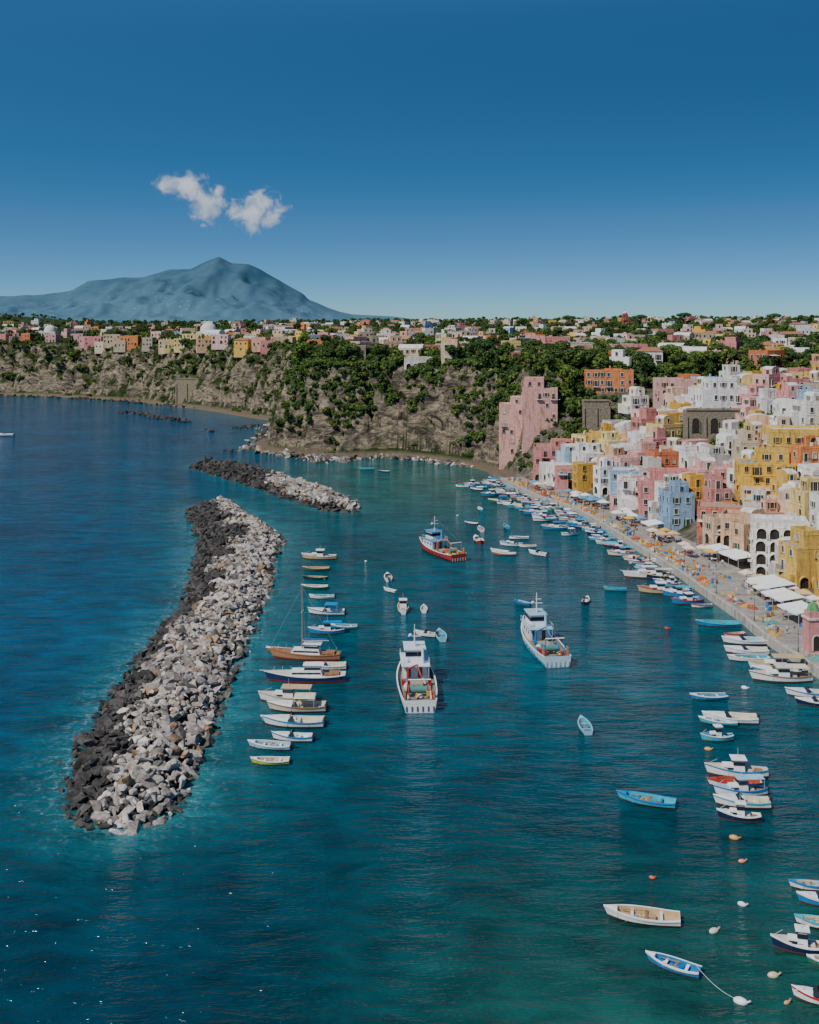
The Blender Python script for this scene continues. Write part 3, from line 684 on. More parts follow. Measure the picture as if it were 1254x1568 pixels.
for (p,n_) in zip(qp,qn): vs+=[(p[0]+n_[0]*.7,p[1]+n_[1]*.7,1.72),(p[0]+n_[0]*.7,p[1]+n_[1]*.7,1.6)]
mb.add(vs,[(2*i,2*i+1,2*i+3,2*i+2) for i in range(len(qp)-1)],(.42,.39,.34),0)
mb.obj('quay',[M_ST,mq])
def quay_pos(i,s): 
    x0,y0,_,_=arc[i]; nx,ny=smooth_n(i); return x0+nx*s,y0+ny*s,math.atan2(-nx,ny)
def parasol(x,y,yaw,w_,col):
    mb=MB(); mb.cyl((0,0,0),(0,0,2.9),.05,.04,(.25,.2,.15),0,6); h=w_/2
    v=[(-h,-h,2.3),(h,-h,2.3),(h,h,2.3),(-h,h,2.3),(0,0,3.0),(-h,-h,2.08),(h,-h,2.08),(h,h,2.08),(-h,h,2.08)]
    mb.add(v,[(0,1,4),(1,2,4),(2,3,4),(3,0,4),(0,5,6,1),(1,6,7,2),(2,7,8,3),(3,8,5,0)],col,1)
    mb.box(-.35,.35,-.35,.35,0,.1,(.3,.3,.3)); mb.obj('parasol',[M_ST,M_FA],(x,y,1.604),yaw)
def table(x,y,yaw):
    mb=MB(); c=R.choice([(.6,.6,.58),(.1,.2,.5),(.5,.1,.08)])
    mb.box(-.5,.5,-.5,.5,.70,.75,c,1); mb.cyl((0,0,0),(0,0,.7),.05,.05,(.2,.2,.2))
    for k in range(4):
        M=Matrix.Rotation(k*pi/2,4,'Z')@Matrix.Translation((0,-.85,0)); q=(.25,.14,.08)
        mb.box(-.2,.2,-.2,.2,.42,.46,q,0,M); mb.box(-.2,.2,-.23,-.2,.46,.9,q,0,M)
        for a in(-.17,.17):
            for b_ in(-.17,.17): mb.box(a-.02,a+.02,b_-.02,b_+.02,0,.42,q,0,M)
    mb.obj('restaurant_table',[M_ST,M_FA],(x,y,1.604),yaw)
def awning(x,y,yaw,w_,d_,col=(.76,.76,.75)):
    mb=MB(); n=8
    for a in(-w_/2,0,w_/2):
        for b_ in(-d_/2,d_/2): mb.cyl((a,b_,0),(a,b_,2.6 if b_<0 else 3.1),.05,.05,(.5,.5,.5))
    vs=[]
    for i in range(n+1):
        u=i/n; sag=-.12*math.sin(pi*((u*2)%1)); vs+=[(-w_/2+u*w_,-d_/2-.3,2.6+sag),(-w_/2+u*w_,d_/2+.1,3.1+sag),(-w_/2+u*w_,-d_/2-.3,2.3+sag)]
    mb.add(vs,[(3*i,3*i+3,3*i+4,3*i+1) for i in range(n)]+[(3*i+2,3*i+5,3*i+3,3*i) for i in range(n)],col,1)
    mb.obj('awning',[M_ST,M_FA],(x,y,1.604),yaw)
def nets(x,y,s,col):
    mb=MB(); n=14;k=5
    vs=[];fs=[]
    for j in range(k+1):
        for i in range(n):
            t=2*pi*i/n;r=s*(1-(j/k)**1.6)*(1+.3*nz(math.cos(t)*2+x,math.sin(t)*2+y,j*.5)); vs.append((r*math.cos(t),r*.75*math.sin(t),s*.5*j/k*(1+.4*nz(i*.7,j*.9,x))))
    for j in range(k):
        for i in range(n): fs.append((j*n+i,j*n+(i+1)%n,(j+1)*n+(i+1)%n,(j+1)*n+i))
    mb.add(vs,fs,col,0); 
    for q in range(5): a=R.random()*6.28; mb.dome((s*.6*math.cos(a),s*.45*math.sin(a),s*.35),.14,.14,.12,(.7,.3,.05),0,6,3,full=True)
    mb.obj('fishing_net_pile',[M_FA],(x,y,1.604),R.random()*6)
def crates(x,y):
    mb=MB()
    for q in range(R.randint(3,7)):
        a,b_=R.uniform(-.9,.9),R.uniform(-.6,.6);c=R.choice([(.05,.2,.45),(.6,.6,.6),(.6,.3,.05),(.35,.25,.15)])
        for k in range(R.randint(1,3)):
            z=k*.3; mb.box(a-.35,a+.35,b_-.25,b_-.22,z,z+.27,c);mb.box(a-.35,a+.35,b_+.22,b_+.25,z,z+.27,c);mb.box(a-.35,a-.32,b_-.22,b_+.22,z,z+.27,c);mb.box(a+.32,a+.35,b_-.22,b_+.22,z,z+.27,c);mb.box(a-.32,a+.32,b_-.22,b_+.22,z,z+.05,c)
    mb.obj('fish_crate_stack',[M_BO],(x,y,1.604),R.random()*3)
def lamp(x,y,yaw):
    mb=MB(); c=(.03,.035,.03); mb.cyl((0,0,0),(0,0,.8),.11,.07,c,0,8); mb.cyl((0,0,.8),(0,0,4.2),.05,.04,c,0,6)
    mb.cyl((0,0,4.2),(0,-.7,4.5),.03,.03,c); mb.cyl((0,-.7,4.2),(0,-.7,4.5),.2,.04,c,0,8); mb.dome((0,-.7,4.18),.14,.14,.14,(.7,.7,.65),0,8,3,full=True)
    mb.obj('street_lamp',[M_BO],(x,y,1.604),yaw)
def person_mesh(seed,shirt,trou):
    rg=random.Random(seed); E=[]
    pts=[('pel',(0,0,.95),.15),('wai',(0,0,1.12),.135),('che',(0,-.01,1.35),.165),('nec',(0,0,1.5),.06),('hd0',(0,-.01,1.6),.085),('hd1',(0,-.01,1.72),.085)]
    st=rg.uniform(.05,.25)
    for s_,n_ in((1,'r'),(-1,'l')):
        k=s_*st
        pts+=[('hip'+n_,(s_*.1,0,.9),.1),('kne'+n_,(s_*.11,-k*.6-.02,.5),.065),('ank'+n_,(s_*.11,-k*.9+.03,.08),.042),('toe'+n_,(s_*.12,-k*.9-.13,.04),.04),
              ('sho'+n_,(s_*.19,0,1.42),.065),('elb'+n_,(s_*.25,k*.5+.03,1.13),.045),('wri'+n_,(s_*.25,k*.9-.1,.9),.03),('han'+n_,(s_*.25,k*.95-.14,.82),.035)]
        E+=[('pel','hip'+n_),('hip'+n_,'kne'+n_),('kne'+n_,'ank'+n_),('ank'+n_,'toe'+n_),('che','sho'+n_),('sho'+n_,'elb'+n_),('elb'+n_,'wri'+n_),('wri'+n_,'han'+n_)]
    E+=[('pel','wai'),('wai','che'),('che','nec'),('nec','hd0'),('hd0','hd1')]
    idx={p[0]:i for i,p in enumerate(pts)}
    me=bpy.data.meshes.new('skel'); me.from_pydata([p[1] for p in pts],[(idx[a],idx[b_]) for a,b_ in E],[])
    o=link(bpy.data.objects.new('skel',me)); m=o.modifiers.new('s','SKIN')
    for i,p in enumerate(pts): me.skin_vertices[0].data[i].radius=(p[2],p[2]*.85); me.skin_vertices[0].data[i].use_root=(i==0)
    o.modifiers.new('d','SUBSURF').levels=1
    dg=bpy.context.evaluated_depsgraph_get(); dg.update(); m2=bpy.data.meshes.new_from_object(o.evaluated_get(dg))
    bpy.data.objects.remove(o)
    for c_ in ((0.45,0.27,0.19),shirt,trou,(.03,.02,.015)):
        mm_,_,bb=newmat('clothing',.85,.15); bb.inputs['Base Color'].default_value=(*c_,1); m2.materials.append(mm_)
    for p in m2.polygons:
        c_=p.center; z=c_.z; p.use_smooth=True
        if z>1.5: p.material_index=3 if (z>1.68 or (c_.y>.02 and z>1.56)) else 0
        elif z>.97 and not (abs(c_.x)>.2 and z<1.2): p.material_index=1
        elif abs(c_.x)>.2: p.material_index=0
        elif z>.45: p.material_index=2
        else: p.material_index=0 if z>.1 else 3
    return m2
PM=[person_mesh(1,(.6,.6,.6),(.05,.07,.15)),person_mesh(2,(.5,.06,.05),(.3,.28,.22)),person_mesh(3,(.05,.15,.4),(.03,.03,.03)),person_mesh(4,(.65,.5,.15),(.5,.5,.5)),person_mesh(5,(.08,.3,.2),(.1,.12,.2))]
def person(x,y,z,yaw): o=link(bpy.data.objects.new('pedestrian',R.choice(PM))); o.location=(x,y,z); o.rotation_euler[2]=yaw
NA_=len(arc)
for i in range(2,NA_-4):
    y0=arc[i][1]; 
    if y0<170: break
    W_=float(wq(y0))
    if R.random()<.6:
        x,y,yw=quay_pos(i,R.uniform(1.5,4.5)); nets(x,y,R.uniform(.7,1.5),R.choice([(.45,.16,.06),(.42,.30,.12),(.1,.28,.25),(.35,.08,.05),(.5,.42,.3)]))
    if R.random()<.45:
        x,y,yw=quay_pos(i,R.uniform(1.2,W_*.6)); crates(x,y)
    if R.random()<.5: x,y,yw=quay_pos(i,R.uniform(1.5,W_-1)); person(x,y,1.604,R.random()*6.28)
    if i%3==0 and W_>9 and nz(i*.09,0,2)>-.12:
        c0=R.choice([(.74,.73,.70),(.70,.68,.62),(.68,.6,.45),(.60,.40,.22),(.50,.10,.08),(.12,.28,.42),(.74,.73,.70)])
        for s in np.arange(W_*.5+R.uniform(-1,1),W_-1.5,3.3):
            if R.random()<.7:
                x,y,yw=quay_pos(i,float(s)); parasol(x,y,yw+R.uniform(-.3,.3),R.uniform(2.3,3.1),c0 if R.random()<.8 else (.6,.35,.1)); table(x+.9,y-.9,R.random())
    if i%14==5: x,y,yw=quay_pos(i,1.3); lamp(x,y,yw)
for (px,py,w_,d_) in [(1130,848,9,5),(1182,890,9,6),(1200,910,8,5),(1225,930,7,5),(1000,800,6,4),(1100,838,6,4)]:
    x,y=G(px,py,4.4); awning(x,y,-1.35,w_,d_)
mb=MB(); pc=(.58,.25,.24)
mb.box(-1.6,1.6,-1.6,1.6,0,.5,(.4,.38,.34)); mb.box(-1.3,1.3,-1.3,1.3,.5,6.2,pc); mb.box(-1.5,1.5,-1.5,1.5,6.2,6.5,(.6,.5,.45)); mb.box(-1.1,1.1,-1.1,1.1,6.5,7.6,pc)
mb.cyl((0,0,7.6),(0,0,8.8),1.15,.75,(.12,.3,.12),0,8); mb.cyl((0,0,8.8),(0,0,9.4),.5,.1,(.12,.3,.12),0,8); arch(mb,Matrix.Translation((0,-1.3,0)),0,.9,1.2,2.6,(.65,.5,.45),.1)
mb.obj('pillar_shrine',[M_ST],(70.6,188.5,1.6),.1)

# ------------------------------------------------------------------ boats
WH=(.76,.76,.74);BL=(.02,.18,.42);TQ=(.03,.38,.48);NV=(.01,.02,.06);RD=(.42,.03,.02);GR=(.02,.16,.10);WD=(.30,.15,.06);CR=(.62,.55,.42)
def hull(mb,L,B,Fb,stern,hc,ic,rc,bc,open_=True,floor=.12,deck=.06):
    n=13; secs=[]
    for i in range(n):
        t=i/(n-1)
        b_=(stern+(1-stern)*math.sin(t/.42*pi/2)) if t<.42 else max(.03,1-((t-.42)/.58)**2.3)
        b_*=B/2; zs=Fb*(.86+.5*max(0,(t-.25)/.75)**2+(.14*(1-t/.25)**2 if t<.25 else 0)); k=.55*t**4*L*.09
        zr=zs+.05; bi=max(b_-.16*min(1,B/2.2),.01); fl=floor if open_ else zs-deck
        prof_=[(0,fl,0),(bi*.92 if open_ else bi,fl,0),(bi,zr,0),(b_+.05,zr,0),(b_+.05,zr-.13,0),(b_,zr-.13,0),(.93*b_,.30*Fb,0),(.90*b_,.1,0),(.55*b_,-.3,0),(0,-.42,0)]
        x=(t-.5)*L; pts=[]
        for (yy,zz,_) in prof_: pts.append((x+k*(min(zz,zs)/Fb-.8),yy,zz))
        secs.append(pts)
    cols=[ic,ic,rc,rc,rc,hc,bc,bc,bc]
    for sgn in(1,-1):
        for j in range(9):
            vs=[];fs=[]
            for s_ in secs: vs+=[(s_[j][0],s_[j][1]*sgn,s_[j][2]),(s_[j+1][0],s_[j+1][1]*sgn,s_[j+1][2])]
            for i in range(n-1): fs.append((2*i,2*i+1,2*i+3,2*i+2))
            mb.add(vs,fs,cols[j],0,None,j>=5)
    for e in (0,n-1):
        s_=secs[e]; pr=[(p[0],p[1],p[2]) for p in s_[3:]]+[(p[0],-p[1],p[2]) for p in s_[-2:2:-1]]; mb.add(pr,[tuple(range(len(pr)))],hc)
    return secs
def foredeck(mb,secs,i0,col):
    vs=[];fs=[]
    for s_ in secs[i0:]: vs+=[(s_[3][0],s_[3][1]-.04,s_[3][2]+.02),(s_[3][0],0,s_[3][2]+.09),(s_[3][0],-s_[3][1]+.04,s_[3][2]+.02)]
    m=len(secs)-i0
    for i in range(m-1): fs+=[(3*i,3*i+3,3*i+4,3*i+1),(3*i+1,3*i+4,3*i+5,3*i+2)]
    mb.add(vs,fs,col); mb.add([(vs[0][0],vs[0][1],vs[0][2]),vs[1],vs[2],(vs[2][0],vs[2][1],.12),(vs[0][0],vs[0][1],.12)],[(0,1,2,3,4)],tuple(c*.7 for c in col))
def outboard(mb,L,B,z):
    x=-L/2-.15; mb.box(x-.25,x+.2,-.18,.18,z+.05,z+.55,(.03,.03,.035),0,None,.05,.04); mb.box(x-.12,x+.05,-.07,.07,-.3,z+.05,(.04,.04,.045))
def clutter(mb,x0,x1,y0,y1,z,n):
    for q in range(n):
        a,b_=R.uniform(x0,x1),R.uniform(y0,y1); c=R.choice([(.5,.2,.05),(.1,.3,.4),(.5,.5,.4),(.6,.6,.6),(.05,.1,.3),(.4,.05,.04),(.3,.25,.15)])
        if R.random()<.5: mb.dome((a,b_,z),R.uniform(.2,.4),R.uniform(.15,.3),R.uniform(.15,.3),c,0,8,3)
        else: mb.box(a-.2,a+.2,b_-.15,b_+.15,z,z+R.uniform(.15,.4),c)
def row(mb,L,hc,ic,rc,bc,motor=False,cov=None,ds=False):
    B=L*.34;Fb=.38+.045*L; s=hull(mb,L,B,Fb,.72 if not ds else .18,hc,ic,rc,bc,True)
    for t in(.25,.45,.64): 
        x=(t-.5)*L; bb=B/2*(.86 if t>.3 else .8); mb.box(x-.14,x+.14,-bb,bb,Fb*.62,Fb*.68,rc if t!=.45 else WD)
    foredeck(mb,s,10,ic if rc==ic else rc)
    mb.box(-.12*L-.4,-.12*L+.3,-.3,.3,.13,Fb*.75,tuple(c*.8 for c in ic))
    for sg in(-1,1): mb.cyl((-.1*L,sg*B*.28,Fb*.78),(.28*L,sg*B*.2,Fb*.8),.035,.03,WD,0,5)
    for t in (.3,.4,.5,.6,.7): 
        x=(t-.5)*L+.15; mb.box(x-.03,x+.03,-B*.42,B*.42,.125,.16,tuple(c*.75 for c in ic))
    clutter(mb,-.4*L,.2*L,-.25*B,.25*B,.15,R.randint(2,5))
    if motor: outboard(mb,L,B,Fb*.8)
    if cov:
        mb.box(-L*.3,L*.12,-B*.36,B*.36,Fb*.9,Fb*1.25,cov,1,None,.3,.25)
def motorb(mb,L,hc,ic,rc,bc,canopy=None):
    B=L*.36;Fb=.5+.05*L; s=hull(mb,L,B,Fb,.82,hc,ic,rc,bc,True,.2); foredeck(mb,s,7,WH)
    x=(7/12-.5)*L
    zt=s[7][3][2]; mb.add([(x+.1,-B*.38,zt+.02),(x+.1,B*.38,zt+.02),(x-.35,B*.3,zt+.5),(x-.35,-B*.3,zt+.5)],[(0,1,2,3)],(0,0,0),2)
    mb.add([(x+.1,-B*.38,zt+.02),(x-.35,-B*.3,zt+.5),(x-.9,-B*.42,zt+.05)],[(0,1,2)],(0,0,0),2); mb.add([(x+.1,B*.38,zt+.02),(x-.35,B*.3,zt+.5),(x-.9,B*.42,zt+.05)],[(0,1,2)],(0,0,0),2)
    mb.box(x+.6,x+1.5,-.35,.35,zt+.06,zt+.2,(.6,.6,.6),0,None,.1,.08)
    mb.box(x-1.0,x-.55,-.55,-.1,.2,Fb+.1,WH); mb.box(x-1.7,x-1.3,-.6,.6,.2,Fb*.8,ic); mb.box(-L*.47,-L*.38,-B*.36,B*.36,.2,Fb*.8,CR)
    clutter(mb,-.35*L,.0,-.25*B,.25*B,.2,R.randint(1,4))
    outboard(mb,L,B,Fb*.8)
    if canopy:
        for a in(-L*.3,x-.4):
            for b_ in(-B*.4,B*.4): mb.cyl((a,b_,Fb),(a,b_*.9,Fb+1.25),.025,.025,(.6,.6,.6),0,4)
        mb.box(-L*.32,x-.3,-B*.42,B*.42,Fb+1.22,Fb+1.32,canopy,1,None,.15,.15)
def cabin(mb,L,hc,ic,rc,bc,canopy=None):
    B=L*.33;Fb=.55+.06*L; s=hull(mb,L,B,Fb,.45,hc,ic,rc,bc,True,.3); foredeck(mb,s,8,ic)
    z=Fb; mb.box(-L*.05,L*.24,-B*.3,B*.3,.3,z+.45,WH,0,None,.12,.12)
    mb.box(-L*.04,L*.23,-B*.305,B*.305,z+.02,z+.22,(0,0,0),2,None,.05,.04)
    mb.box(-L*.12,L*.07,-B*.32,B*.32,.3,z+1.25,WH,0,None,.1,.1); mb.box(-L*.118,L*.072,-B*.325,B*.325,z+.6,z+1.0,(0,0,0),2,None,.02,.02); mb.box(-L*.15,L*.1,-B*.36,B*.36,z+1.25,z+1.33,canopy or WH)
    mb.cyl((-L*.02,0,z+1.3),(-L*.02,0,z+2.6),.035,.02,(.5,.5,.5)); mb.box(-L*.42,-L*.3,-B*.28,B*.28,.3,Fb*.8,WD); mb.box(-L*.25,-L*.17,-.4,.4,.3,Fb*.9,CR)
    clutter(mb,-.4*L,-.14*L,-.25*B,.25*B,.35,R.randint(2,5))
    if canopy:
        for b_ in(-B*.36,B*.36): mb.cyl((-L*.42,b_,Fb),(-L*.42,b_*.9,Fb+1.3),.025,.025,(.6,.6,.6),0,4)
        mb.box(-L*.43,-L*.151,-B*.36,B*.36,Fb+1.25,Fb+1.32,canopy,1)
    mb.cyl((L*.48,0,Fb*1.35),(L*.30,B*.3,Fb*1.2+.5),.02,.02,(.6,.6,.6),0,4);mb.cyl((L*.48,0,Fb*1.35),(L*.30,-B*.3,Fb*1.2+.5),.02,.02,(.6,.6,.6),0,4)
def yacht(mb,L,hc,mast=True,wood=False):
    B=L*.27;Fb=.6+.045*L; dk=CR if not wood else WD; s=hull(mb,L,B,Fb,.55,hc,dk,WH if not wood else WD,(.25,.03,.02),False)
    z=Fb; mb.box(-L*.22,L*.2,-B*.3,B*.3,z-.2,z+.65,WH,0,None,.35,.18); mb.box(-L*.2,L*.17,-B*.302,B*.302,z+.2,z+.42,(0,0,0),2,None,.12,.07)
    mb.box(-L*.2,L*.02,-B*.26,B*.26,z+.65,z+1.5,WH,0,None,.3,.15); mb.box(-L*.195,L*.018,-B*.262,B*.262,z+.85,z+1.22,(0,0,0),2,None,.13,.06); mb.box(-L*.23,L*.03,-B*.27,B*.27,z+1.5,z+1.57,WH)
    mb.box(-L*.42,-L*.24,-B*.25,B*.25,z-.1,z+.25,WD)
    for t in np.linspace(-.42,.4,9):
        for sg in(-1,1):
            bb=B/2*(.9 if t<.1 else max(.1,1-((t+.08)/.58)**2.3)); zz=z*(.86+.5*max(0,(t+.25)/.75)**2); mb.cyl((t*L,sg*bb*.93,zz),(t*L,sg*bb*.93,zz+.75),.02,.02,(.7,.7,.7),0,4)
    mb.cyl((L*.48,0,z*1.4),(L*.58,0,z*1.45),.06,.05,(.6,.6,.6))
    if mast:
        hm=L*.95; mb.cyl((L*.05,0,z+.5),(L*.05,0,z+hm),.12,.07,(.34,.2,.1) if wood else (.6,.6,.6),0,8); mb.cyl((L*.04,0,z+2.0),(-L*.33,0,z+2.1),.09,.07,(.6,.6,.6)); mb.cyl((L*.03,0,z+2.2),(-L*.31,0,z+2.3),.17,.12,(.05,.12,.3),1)
        for p in((L*.52,0,z*1.35),(-L*.48,0,z),(L*.02,B*.46,z),(L*.02,-B*.46,z)): mb.cyl(p,(L*.05,0,z+hm*.96),.02,.02,(.3,.3,.3),0,3)
        mb.box(L*.05-.04,L*.05+.04,-.9,.9,z+hm*.6,z+hm*.6+.06,(.6,.6,.6))
def trawler(mb,L,B,hc,sup,bc,trim,crane=RD):
    Fb=1.9; s=hull(mb,L,B,Fb,.8,hc,(.22,.2,.17),WH,bc,False,deck=.75)
    z=1.15
    x0,x1=L*.02,L*.26; mb.box(x0,x1,-B*.32,B*.32,z,z+2.3,sup); mb.box(x0-1.4,x1+.25,-B*.37,B*.37,z+2.3,z+2.42,trim)
    mb.box(x0+1.0,x1-.6,-B*.25,B*.25,z+2.42,z+4.4,sup,0,None,.12,.06); mb.box(x0+.98,x1-.58,-B*.255,B*.255,z+3.3,z+3.95,(0,0,0),2,None,.03,.02); mb.box(x0+.6,x1-.3,-B*.29,B*.29,z+4.4,z+4.5,trim)
    for k in range(3):
        for sg in(-1,1): mb.box(x0+.5+k*1.5,x0+1.1+k*1.5,sg*B*.32-.03,sg*B*.32+.03,z+1.1,z+1.7,(0,0,0),2)
    for yy in(-B*.18,B*.12): mb.box(x0-.03,x0,yy,yy+.7,z+.1,z+1.9,(.12,.1,.08)); 
    mb.box(x0-1.35,x0-1.27,-B*.34,-B*.34+.08,z,z+2.3,trim); mb.box(x0-1.35,x0-1.27,B*.34-.08,B*.34,z,z+2.3,trim)
    for t in np.linspace(x0-1.3,x1+.1,8):
        for sg in(-1,1): mb.cyl((t,sg*B*.36,z+2.42),(t,sg*B*.36,z+3.2),.025,.025,WH,0,4)
    for sg in(-1,1): mb.cyl((x0-1.3,sg*B*.36,z+3.2),(x1+.1,sg*B*.36,z+3.2),.03,.03,WH,0,4)
    mb.cyl((x0+.3,-B*.2,z+2.42),(x0+.3,-B*.2,z+4.9),.28,.24,trim,0,8); mb.cyl((x0+.4,B*.22,z+2.8),(x0+1.3,B*.22,z+2.8),.3,.3,WH,0,8)
    xm=x0+L*.1; mb.cyl((xm,0,z+4.4),(xm,0,z+8.2),.13,.07,WH,0,7); mb.box(xm-.1,xm+.1,-1.1,1.1,z+6.2,z+6.3,WH); mb.dome((xm,.7,z+6.45),.32,.32,.22,WH,0,8,4,full=True); mb.box(xm-.06,xm+.06,-.9,.2,z+6.95,z+7.05,WH)
    mb.cyl((xm,0,z+8.0),(L*.52,0,z+2.0),.02,.02,(.2,.2,.2),0,3); mb.cyl((xm,0,z+8.0),(-L*.45,0,z+4.2),.02,.02,(.2,.2,.2),0,3)
    mb.box(L*.32,L*.38,-.6,.6,z+.3,z+1.0,trim); mb.cyl((L*.35,-.9,z+.9),(L*.35,.9,z+.9),.3,.3,(.25,.2,.15),0,8); mb.cyl((L*.3,0,z),(L*.3,0,z+3.4),.1,.08,WH)
    xg=-L*.42
    for sg in(-1,1): mb.cyl((xg,sg*B*.33,z),(xg,sg*B*.27,z+3.3),.12,.1,crane if trim!=WH else WH,0,6); mb.box(xg-.9,xg+.1,sg*B*.36-.12,sg*B*.36+.12,z+.2,z+1.9,(.32,.18,.1))
    mb.cyl((xg,-B*.28,z+3.3),(xg,B*.28,z+3.3),.12,.12,WH,0,6)
    mb.cyl((-L*.3,-B*.22,z+.8),(-L*.3,B*.22,z+.8),.55,.55,(.08,.22,.2),0,10)
    for yy in(-B*.24,B*.24): mb.cyl((-L*.3,yy-.06,z+.8),(-L*.3,yy+.06,z+.8),.85,.85,crane,0,12)
    mb.box(-L*.16,-L*.06,-B*.16,B*.16,z,z+.5,(.35,.3,.22)); 
    mb.cyl((-L*.05,B*.2,z),(-L*.05,B*.2,z+2.2),.25,.2,crane,0,8); mb.cyl((-L*.05,B*.2,z+2.1),(-L*.16,0,z+3.6),.18,.14,crane,0,6); mb.cyl((-L*.16,0,z+3.6),(-L*.26,-B*.12,z+2.0),.14,.1,crane,0,6)
    for q in range(9):
        a,b_=R.uniform(-.38,-.02)*L,R.uniform(-.34,.34)*B; mb.dome((a,b_,z),R.uniform(.4,.9),R.uniform(.3,.6),R.uniform(.3,.6),R.choice([(.5,.2,.06),(.05,.25,.35),(.45,.05,.04),(.55,.5,.4),(.6,.6,.6),(.1,.3,.15)]),0,8,3)
    for q in range(8):
        a,b_=R.uniform(-.4,-.02)*L,R.choice([-1,1])*R.uniform(.2,.36)*B; c=R.choice([WH,BL,RD,(.6,.35,.05)]); mb.box(a-.35,a+.35,b_-.25,b_+.25,z,z+R.uniform(.3,.8),c)
    for t in np.linspace(-.4,.1,7):
        for sg in(-1,1): mb.box(t*L-.25,t*L+.25,sg*B*.5-.02,sg*B*.5+.07,.9,1.1,(.05,.05,.05))
    for yy in np.linspace(-B*.33,B*.33,6): mb.box(-L/2-.09,-L/2+.0,yy-.12,yy+.12,.25,1.0,(.45,.45,.43) if hc!=WH else (.1,.12,.2))
NM={'row':'rowing_boat','motor':'motorboat','cabin':'cabin_boat','yacht':'sailing_yacht','trawler':'fishing_trawler'}
def boat(kind,x,y,L,yaw,hc=WH,ic=WH,rc=WH,bc=(.1,.05,.04),**kw):
    mb=MB()
    if kind=='row': row(mb,L,hc,ic,rc,bc,**kw)
    elif kind=='motor': motorb(mb,L,hc,ic,rc,bc,**kw)
    elif kind=='cabin': cabin(mb,L,hc,ic,rc,bc,**kw)
    elif kind=='yacht': yacht(mb,L,hc,**kw)
    elif kind=='trawler': trawler(mb,L,kw.get('B',6.0),hc,kw.get('sup',WH),bc,kw.get('trim',WH),kw.get('crane',RD))
    return mb.obj(NM[kind],[M_BO,M_FA,M_GL],(x,y,0),math.radians(yaw))
def B(kind,px,py,lp,yaw,*a,**kw):
    x,y=G(px,py); boat(kind,x,y,max(3.2,lp*y/F),yaw,*a,**kw)
LB=(.30,.5,.6);TN=(.5,.36,.2)
B('cabin',489,856,52,178,TN,CR,WH); B('row',484,873,40,182,GR,TN,TN); B('row',483,887,38,178,NV,TN,GR,ds=True); B('row',482,901,40,180,GR,CR,WH); B('row',493,916,38,183,WH,TQ,WH,motor=True)
B('motor',500,940,56,176,WH,WH,BL,canopy=BL); B('cabin',500,970,54,184,BL,LB,WH,canopy=BL); B('row',527,962,40,180,TQ,TQ,WH)
B('yacht',468,1008,108,174,(.40,.20,.10),wood=True); B('yacht',468,1042,122,180,(.012,.035,.11),mast=False)
B('row',428,998,40,170,WD,TN,WH); B('motor',500,1024,60,182,WH,CR,WH)
B('cabin',440,1074,86,176,WH,CR,TN,canopy=TN); B('motor',455,1087,88,180,CR,CR,WD,canopy=CR); B('motor',450,1110,92,178,WH,CR,BL); B('row',430,1106,60,174,TQ,WH,WH)
B('row',413,1145,66,172,LB,LB,WH,motor=True); B('motor',448,1133,62,176,WH,WH,BL); B('row',414,1169,58,181,(.45,.5,.05),CR,WH)
boat('trawler',1.0,176.5,24,93,WH,WH,WH,(.03,.08,.2),B=6.3,sup=WH,trim=(.6,.66,.7))
boat('trawler',24.0,197.5,23,98,(.45,.62,.72),WH,WH,(.05,.25,.4),B=6.0,sup=WH,trim=(.35,.5,.6),crane=BL)
boat('trawler',7.6,276,20,118,(.36,.035,.03),WH,WH,(.06,.02,.02),B=5.6,sup=(.62,.66,.70),trim=(.10,.28,.5),crane=(.5,.12,.03))
for (k,px,py,L,yw,hc,ic,rc) in [('motor',732,829,6.5,100,RD,WH,WH),('row',736,812,5.2,95,WH,RD,WH),('row',722,803,4,160,NV,WH,WH),('row',775,808,4.5,100,TQ,TQ,TQ),('row',795,825,5.2,175,WH,WH,BL),('cabin',783,836,6,170,WH,LB,BL),('row',772,850,6,172,(.35,.1,.08),CR,WH),('row',765,846,5,150,WH,WH,WH),('motor',824,850,5.5,140,WH,CR,WH),('row',808,838,4.5,180,WH,TN,WH),
  ('motor',594,887,5.0,95,WH,TN,WH),('row',597,906,3.4,140,WH,WH,WH),('cabin',617,934,7,92,WH,TN,TN),('row',649,935,4.0,90,WH,CR,WH),('motor',652,974,4.0,160,WH,TN,WH),('row',675,976,5.8,95,LB,TQ,LB),('row',800,925,4.0,140,BL,LB,BL),('motor',897,923,4.2,70,NV,WH,TN),('row',942,904,5,170,TQ,BL,TQ),
  ('row',895,1115,5.4,92,LB,TQ,(.25,.5,.6)),('row',990,1229,7.1,160,TQ,TQ,BL),('row',984,1408,7.3,168,WH,TN,WH),('row',1031,1483,5.0,150,BL,BL,WH),
  ('row',708,746,4.6,170,WH,TQ,WH),('row',730,751,4.4,160,NV,WH,WH),('row',735,781,4,100,TQ,WH,WH),('row',775,772,6,175,WH,WH,BL),('row',588,723,4.6,175,NV,WH,TQ),('row',562,719,6,178,TQ,TQ,TQ),('row',600,668,5,178,WH,WH,WH),('motor',8,667,9,178,WH,WH,WH),
  ('motor',785,775,7,150,WH,CR,WH)]:
    x,y=G(px,py); 
    if hz(x,y)>-.3 and (px,py)==(600,668): continue
    boat(k,x,y,L,yw,hc,ic,rc)
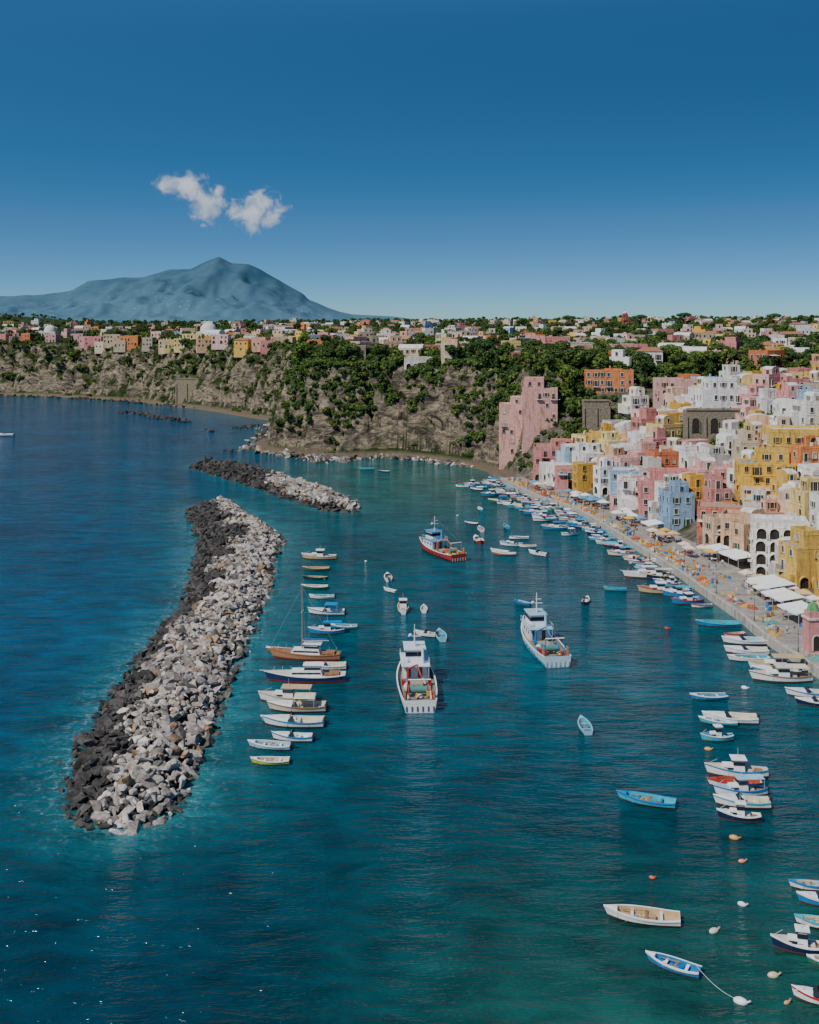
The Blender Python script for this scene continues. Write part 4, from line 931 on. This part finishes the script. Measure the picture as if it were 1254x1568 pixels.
for (k,px,py,lp,yw,hc,ic,rc,kw) in [('row',1085,1070,56,183,BL,TQ,WH,{}),('motor',1118,1104,80,172,WH,CR,WH,{}),('row',1100,1108,56,168,TQ,LB,WH,{}),('cabin',1098,1134,50,184,TQ,BL,WH,{}),
  ('cabin',1128,1187,92,174,WH,CR,BL,{}),('row',1125,1203,80,178,WH,(.4,.08,.05),RD,{}),('cabin',1134,1217,80,183,WH,LB,BL,{'canopy':LB}),('motor',1136,1233,82,174,WH,CR,TQ,{}),('cabin',1132,1256,64,170,NV,WH,WH,{}),
  ('row',1240,1360,60,174,WH,CR,BL,{}),('motor',1258,1384,70,170,BL,LB,WH,{}),('row',1256,1418,72,166,WH,CR,TQ,{}),('cabin',1226,1456,84,166,NV,CR,WH,{}),('motor',1252,1534,72,160,WH,CR,RD,{}),('row',1268,1478,60,170,GR,CR,WH,{}),
  ('row',1100,958,66,176,BL,TQ,TQ,{}),('motor',1140,985,66,177,WH,LB,WH,{}),('motor',1143,1000,64,174,WH,CR,WH,{}),('row',1146,1011,62,180,WH,TQ,WH,{}),('cabin',1192,1026,88,175,WH,TN,TN,{'canopy':TN}),('cabin',1196,1042,92,177,WH,CR,WD,{'canopy':CR}),('motor',1240,1066,70,172,WH,CR,BL,{}),('motor',1250,1080,60,172,NV,CR,WH,{}),
  ('yacht',990,884,70,176,WH,WH,WH,{'mast':False}),('cabin',1010,908,64,174,TN,WD,RD,{}),('row',1025,862,54,176,WH,BL,WH,{})]:
    if k=='yacht': x,y=G(px,py); boat(k,x,y,lp*y/F,yw,hc,mast=False)
    else: B(k,px,py,lp,yw,hc,ic,rc,**kw)
hcs=[WH,WH,WH,BL,TQ,LB,NV,(.35,.08,.05),GR,CR,BL,BL,TQ]; i=1
while i<NA_-2:
    x0,y0,_,_=arc[i]
    if y0<225: 
        i+=3
        if R.random()<.5: continue
    if y0<168: break
    nx,ny=smooth_n(i); yw=math.degrees(math.atan2(-ny,-nx))+R.uniform(-16,16)
    for k in range(1 if R.random()<.5 else 2):
        L=R.uniform(4.3,7.8); s=-(1.0+L/2+k*7.5+R.uniform(0,1.2))
        kd_=R.choice(['row','row','row','motor','cabin','motor']); kw={}
        if kd_!='row' and R.random()<.4: kw['canopy']=R.choice([WH,BL,CR,TQ])
        if kd_=='row' and R.random()<.3: kw['cov']=R.choice([BL,TQ,WH])
        if y0<300 and k==1: continue
        boat(kd_,x0+nx*s,y0+ny*s,L,yw,R.choice(hcs),R.choice([WH,CR,TQ,LB,TN,BL]),R.choice([WH,BL,BL,TN,RD]),**kw)
    i+=2 if R.random()<.75 else 3
for (px,py,r,c) in [(1021,963,.45,RD),(1093,1427,.42,CR),(1136,1386,.36,WH),(1136,1320,.32,(.7,.25,.15)),(998,1345,.26,(.65,.12,.05)),(1184,1495,.42,(.62,.5,.3)),(1124,1284,.45,(.6,.3,.1)),(1140,1054,.45,WH),(1084,1148,.4,(.6,.35,.1)),(1134,1535,.5,WH),(1205,1537,.25,(.6,.3,.15)),(560,860,.3,WH),(700,790,.3,WH)]:
    x,y=G(px,py); mb=MB(); mb.dome((0,0,.1),r*1.3,r*.8,r*.7,c,0,12,6,full=True); mb.cyl((r*1.1,0,.15),(r*1.6,0,.3),.10,.06,c); mb.cyl((r*1.55,0,.27),(r*1.6,0,.36),.11,.11,tuple(q*.6 for q in c),0,8)
    mb.obj('mooring_buoy',[M_BO],(x,y,0),R.uniform(-1,1))
a=G(1065,1492);b2=G(1130,1536); mb=MB()
for k in range(8):
    f=lambda t:(a[0]*(1-t)+b2[0]*t,a[1]*(1-t)+b2[1]*t,.9-2.9*t*(1-t)*.6-.6*t)
    mb.cyl(f(k/8),f((k+1)/8),.03,.03,(.4,.5,.45),0,4)
mb.obj('mooring_rope',[M_BO])
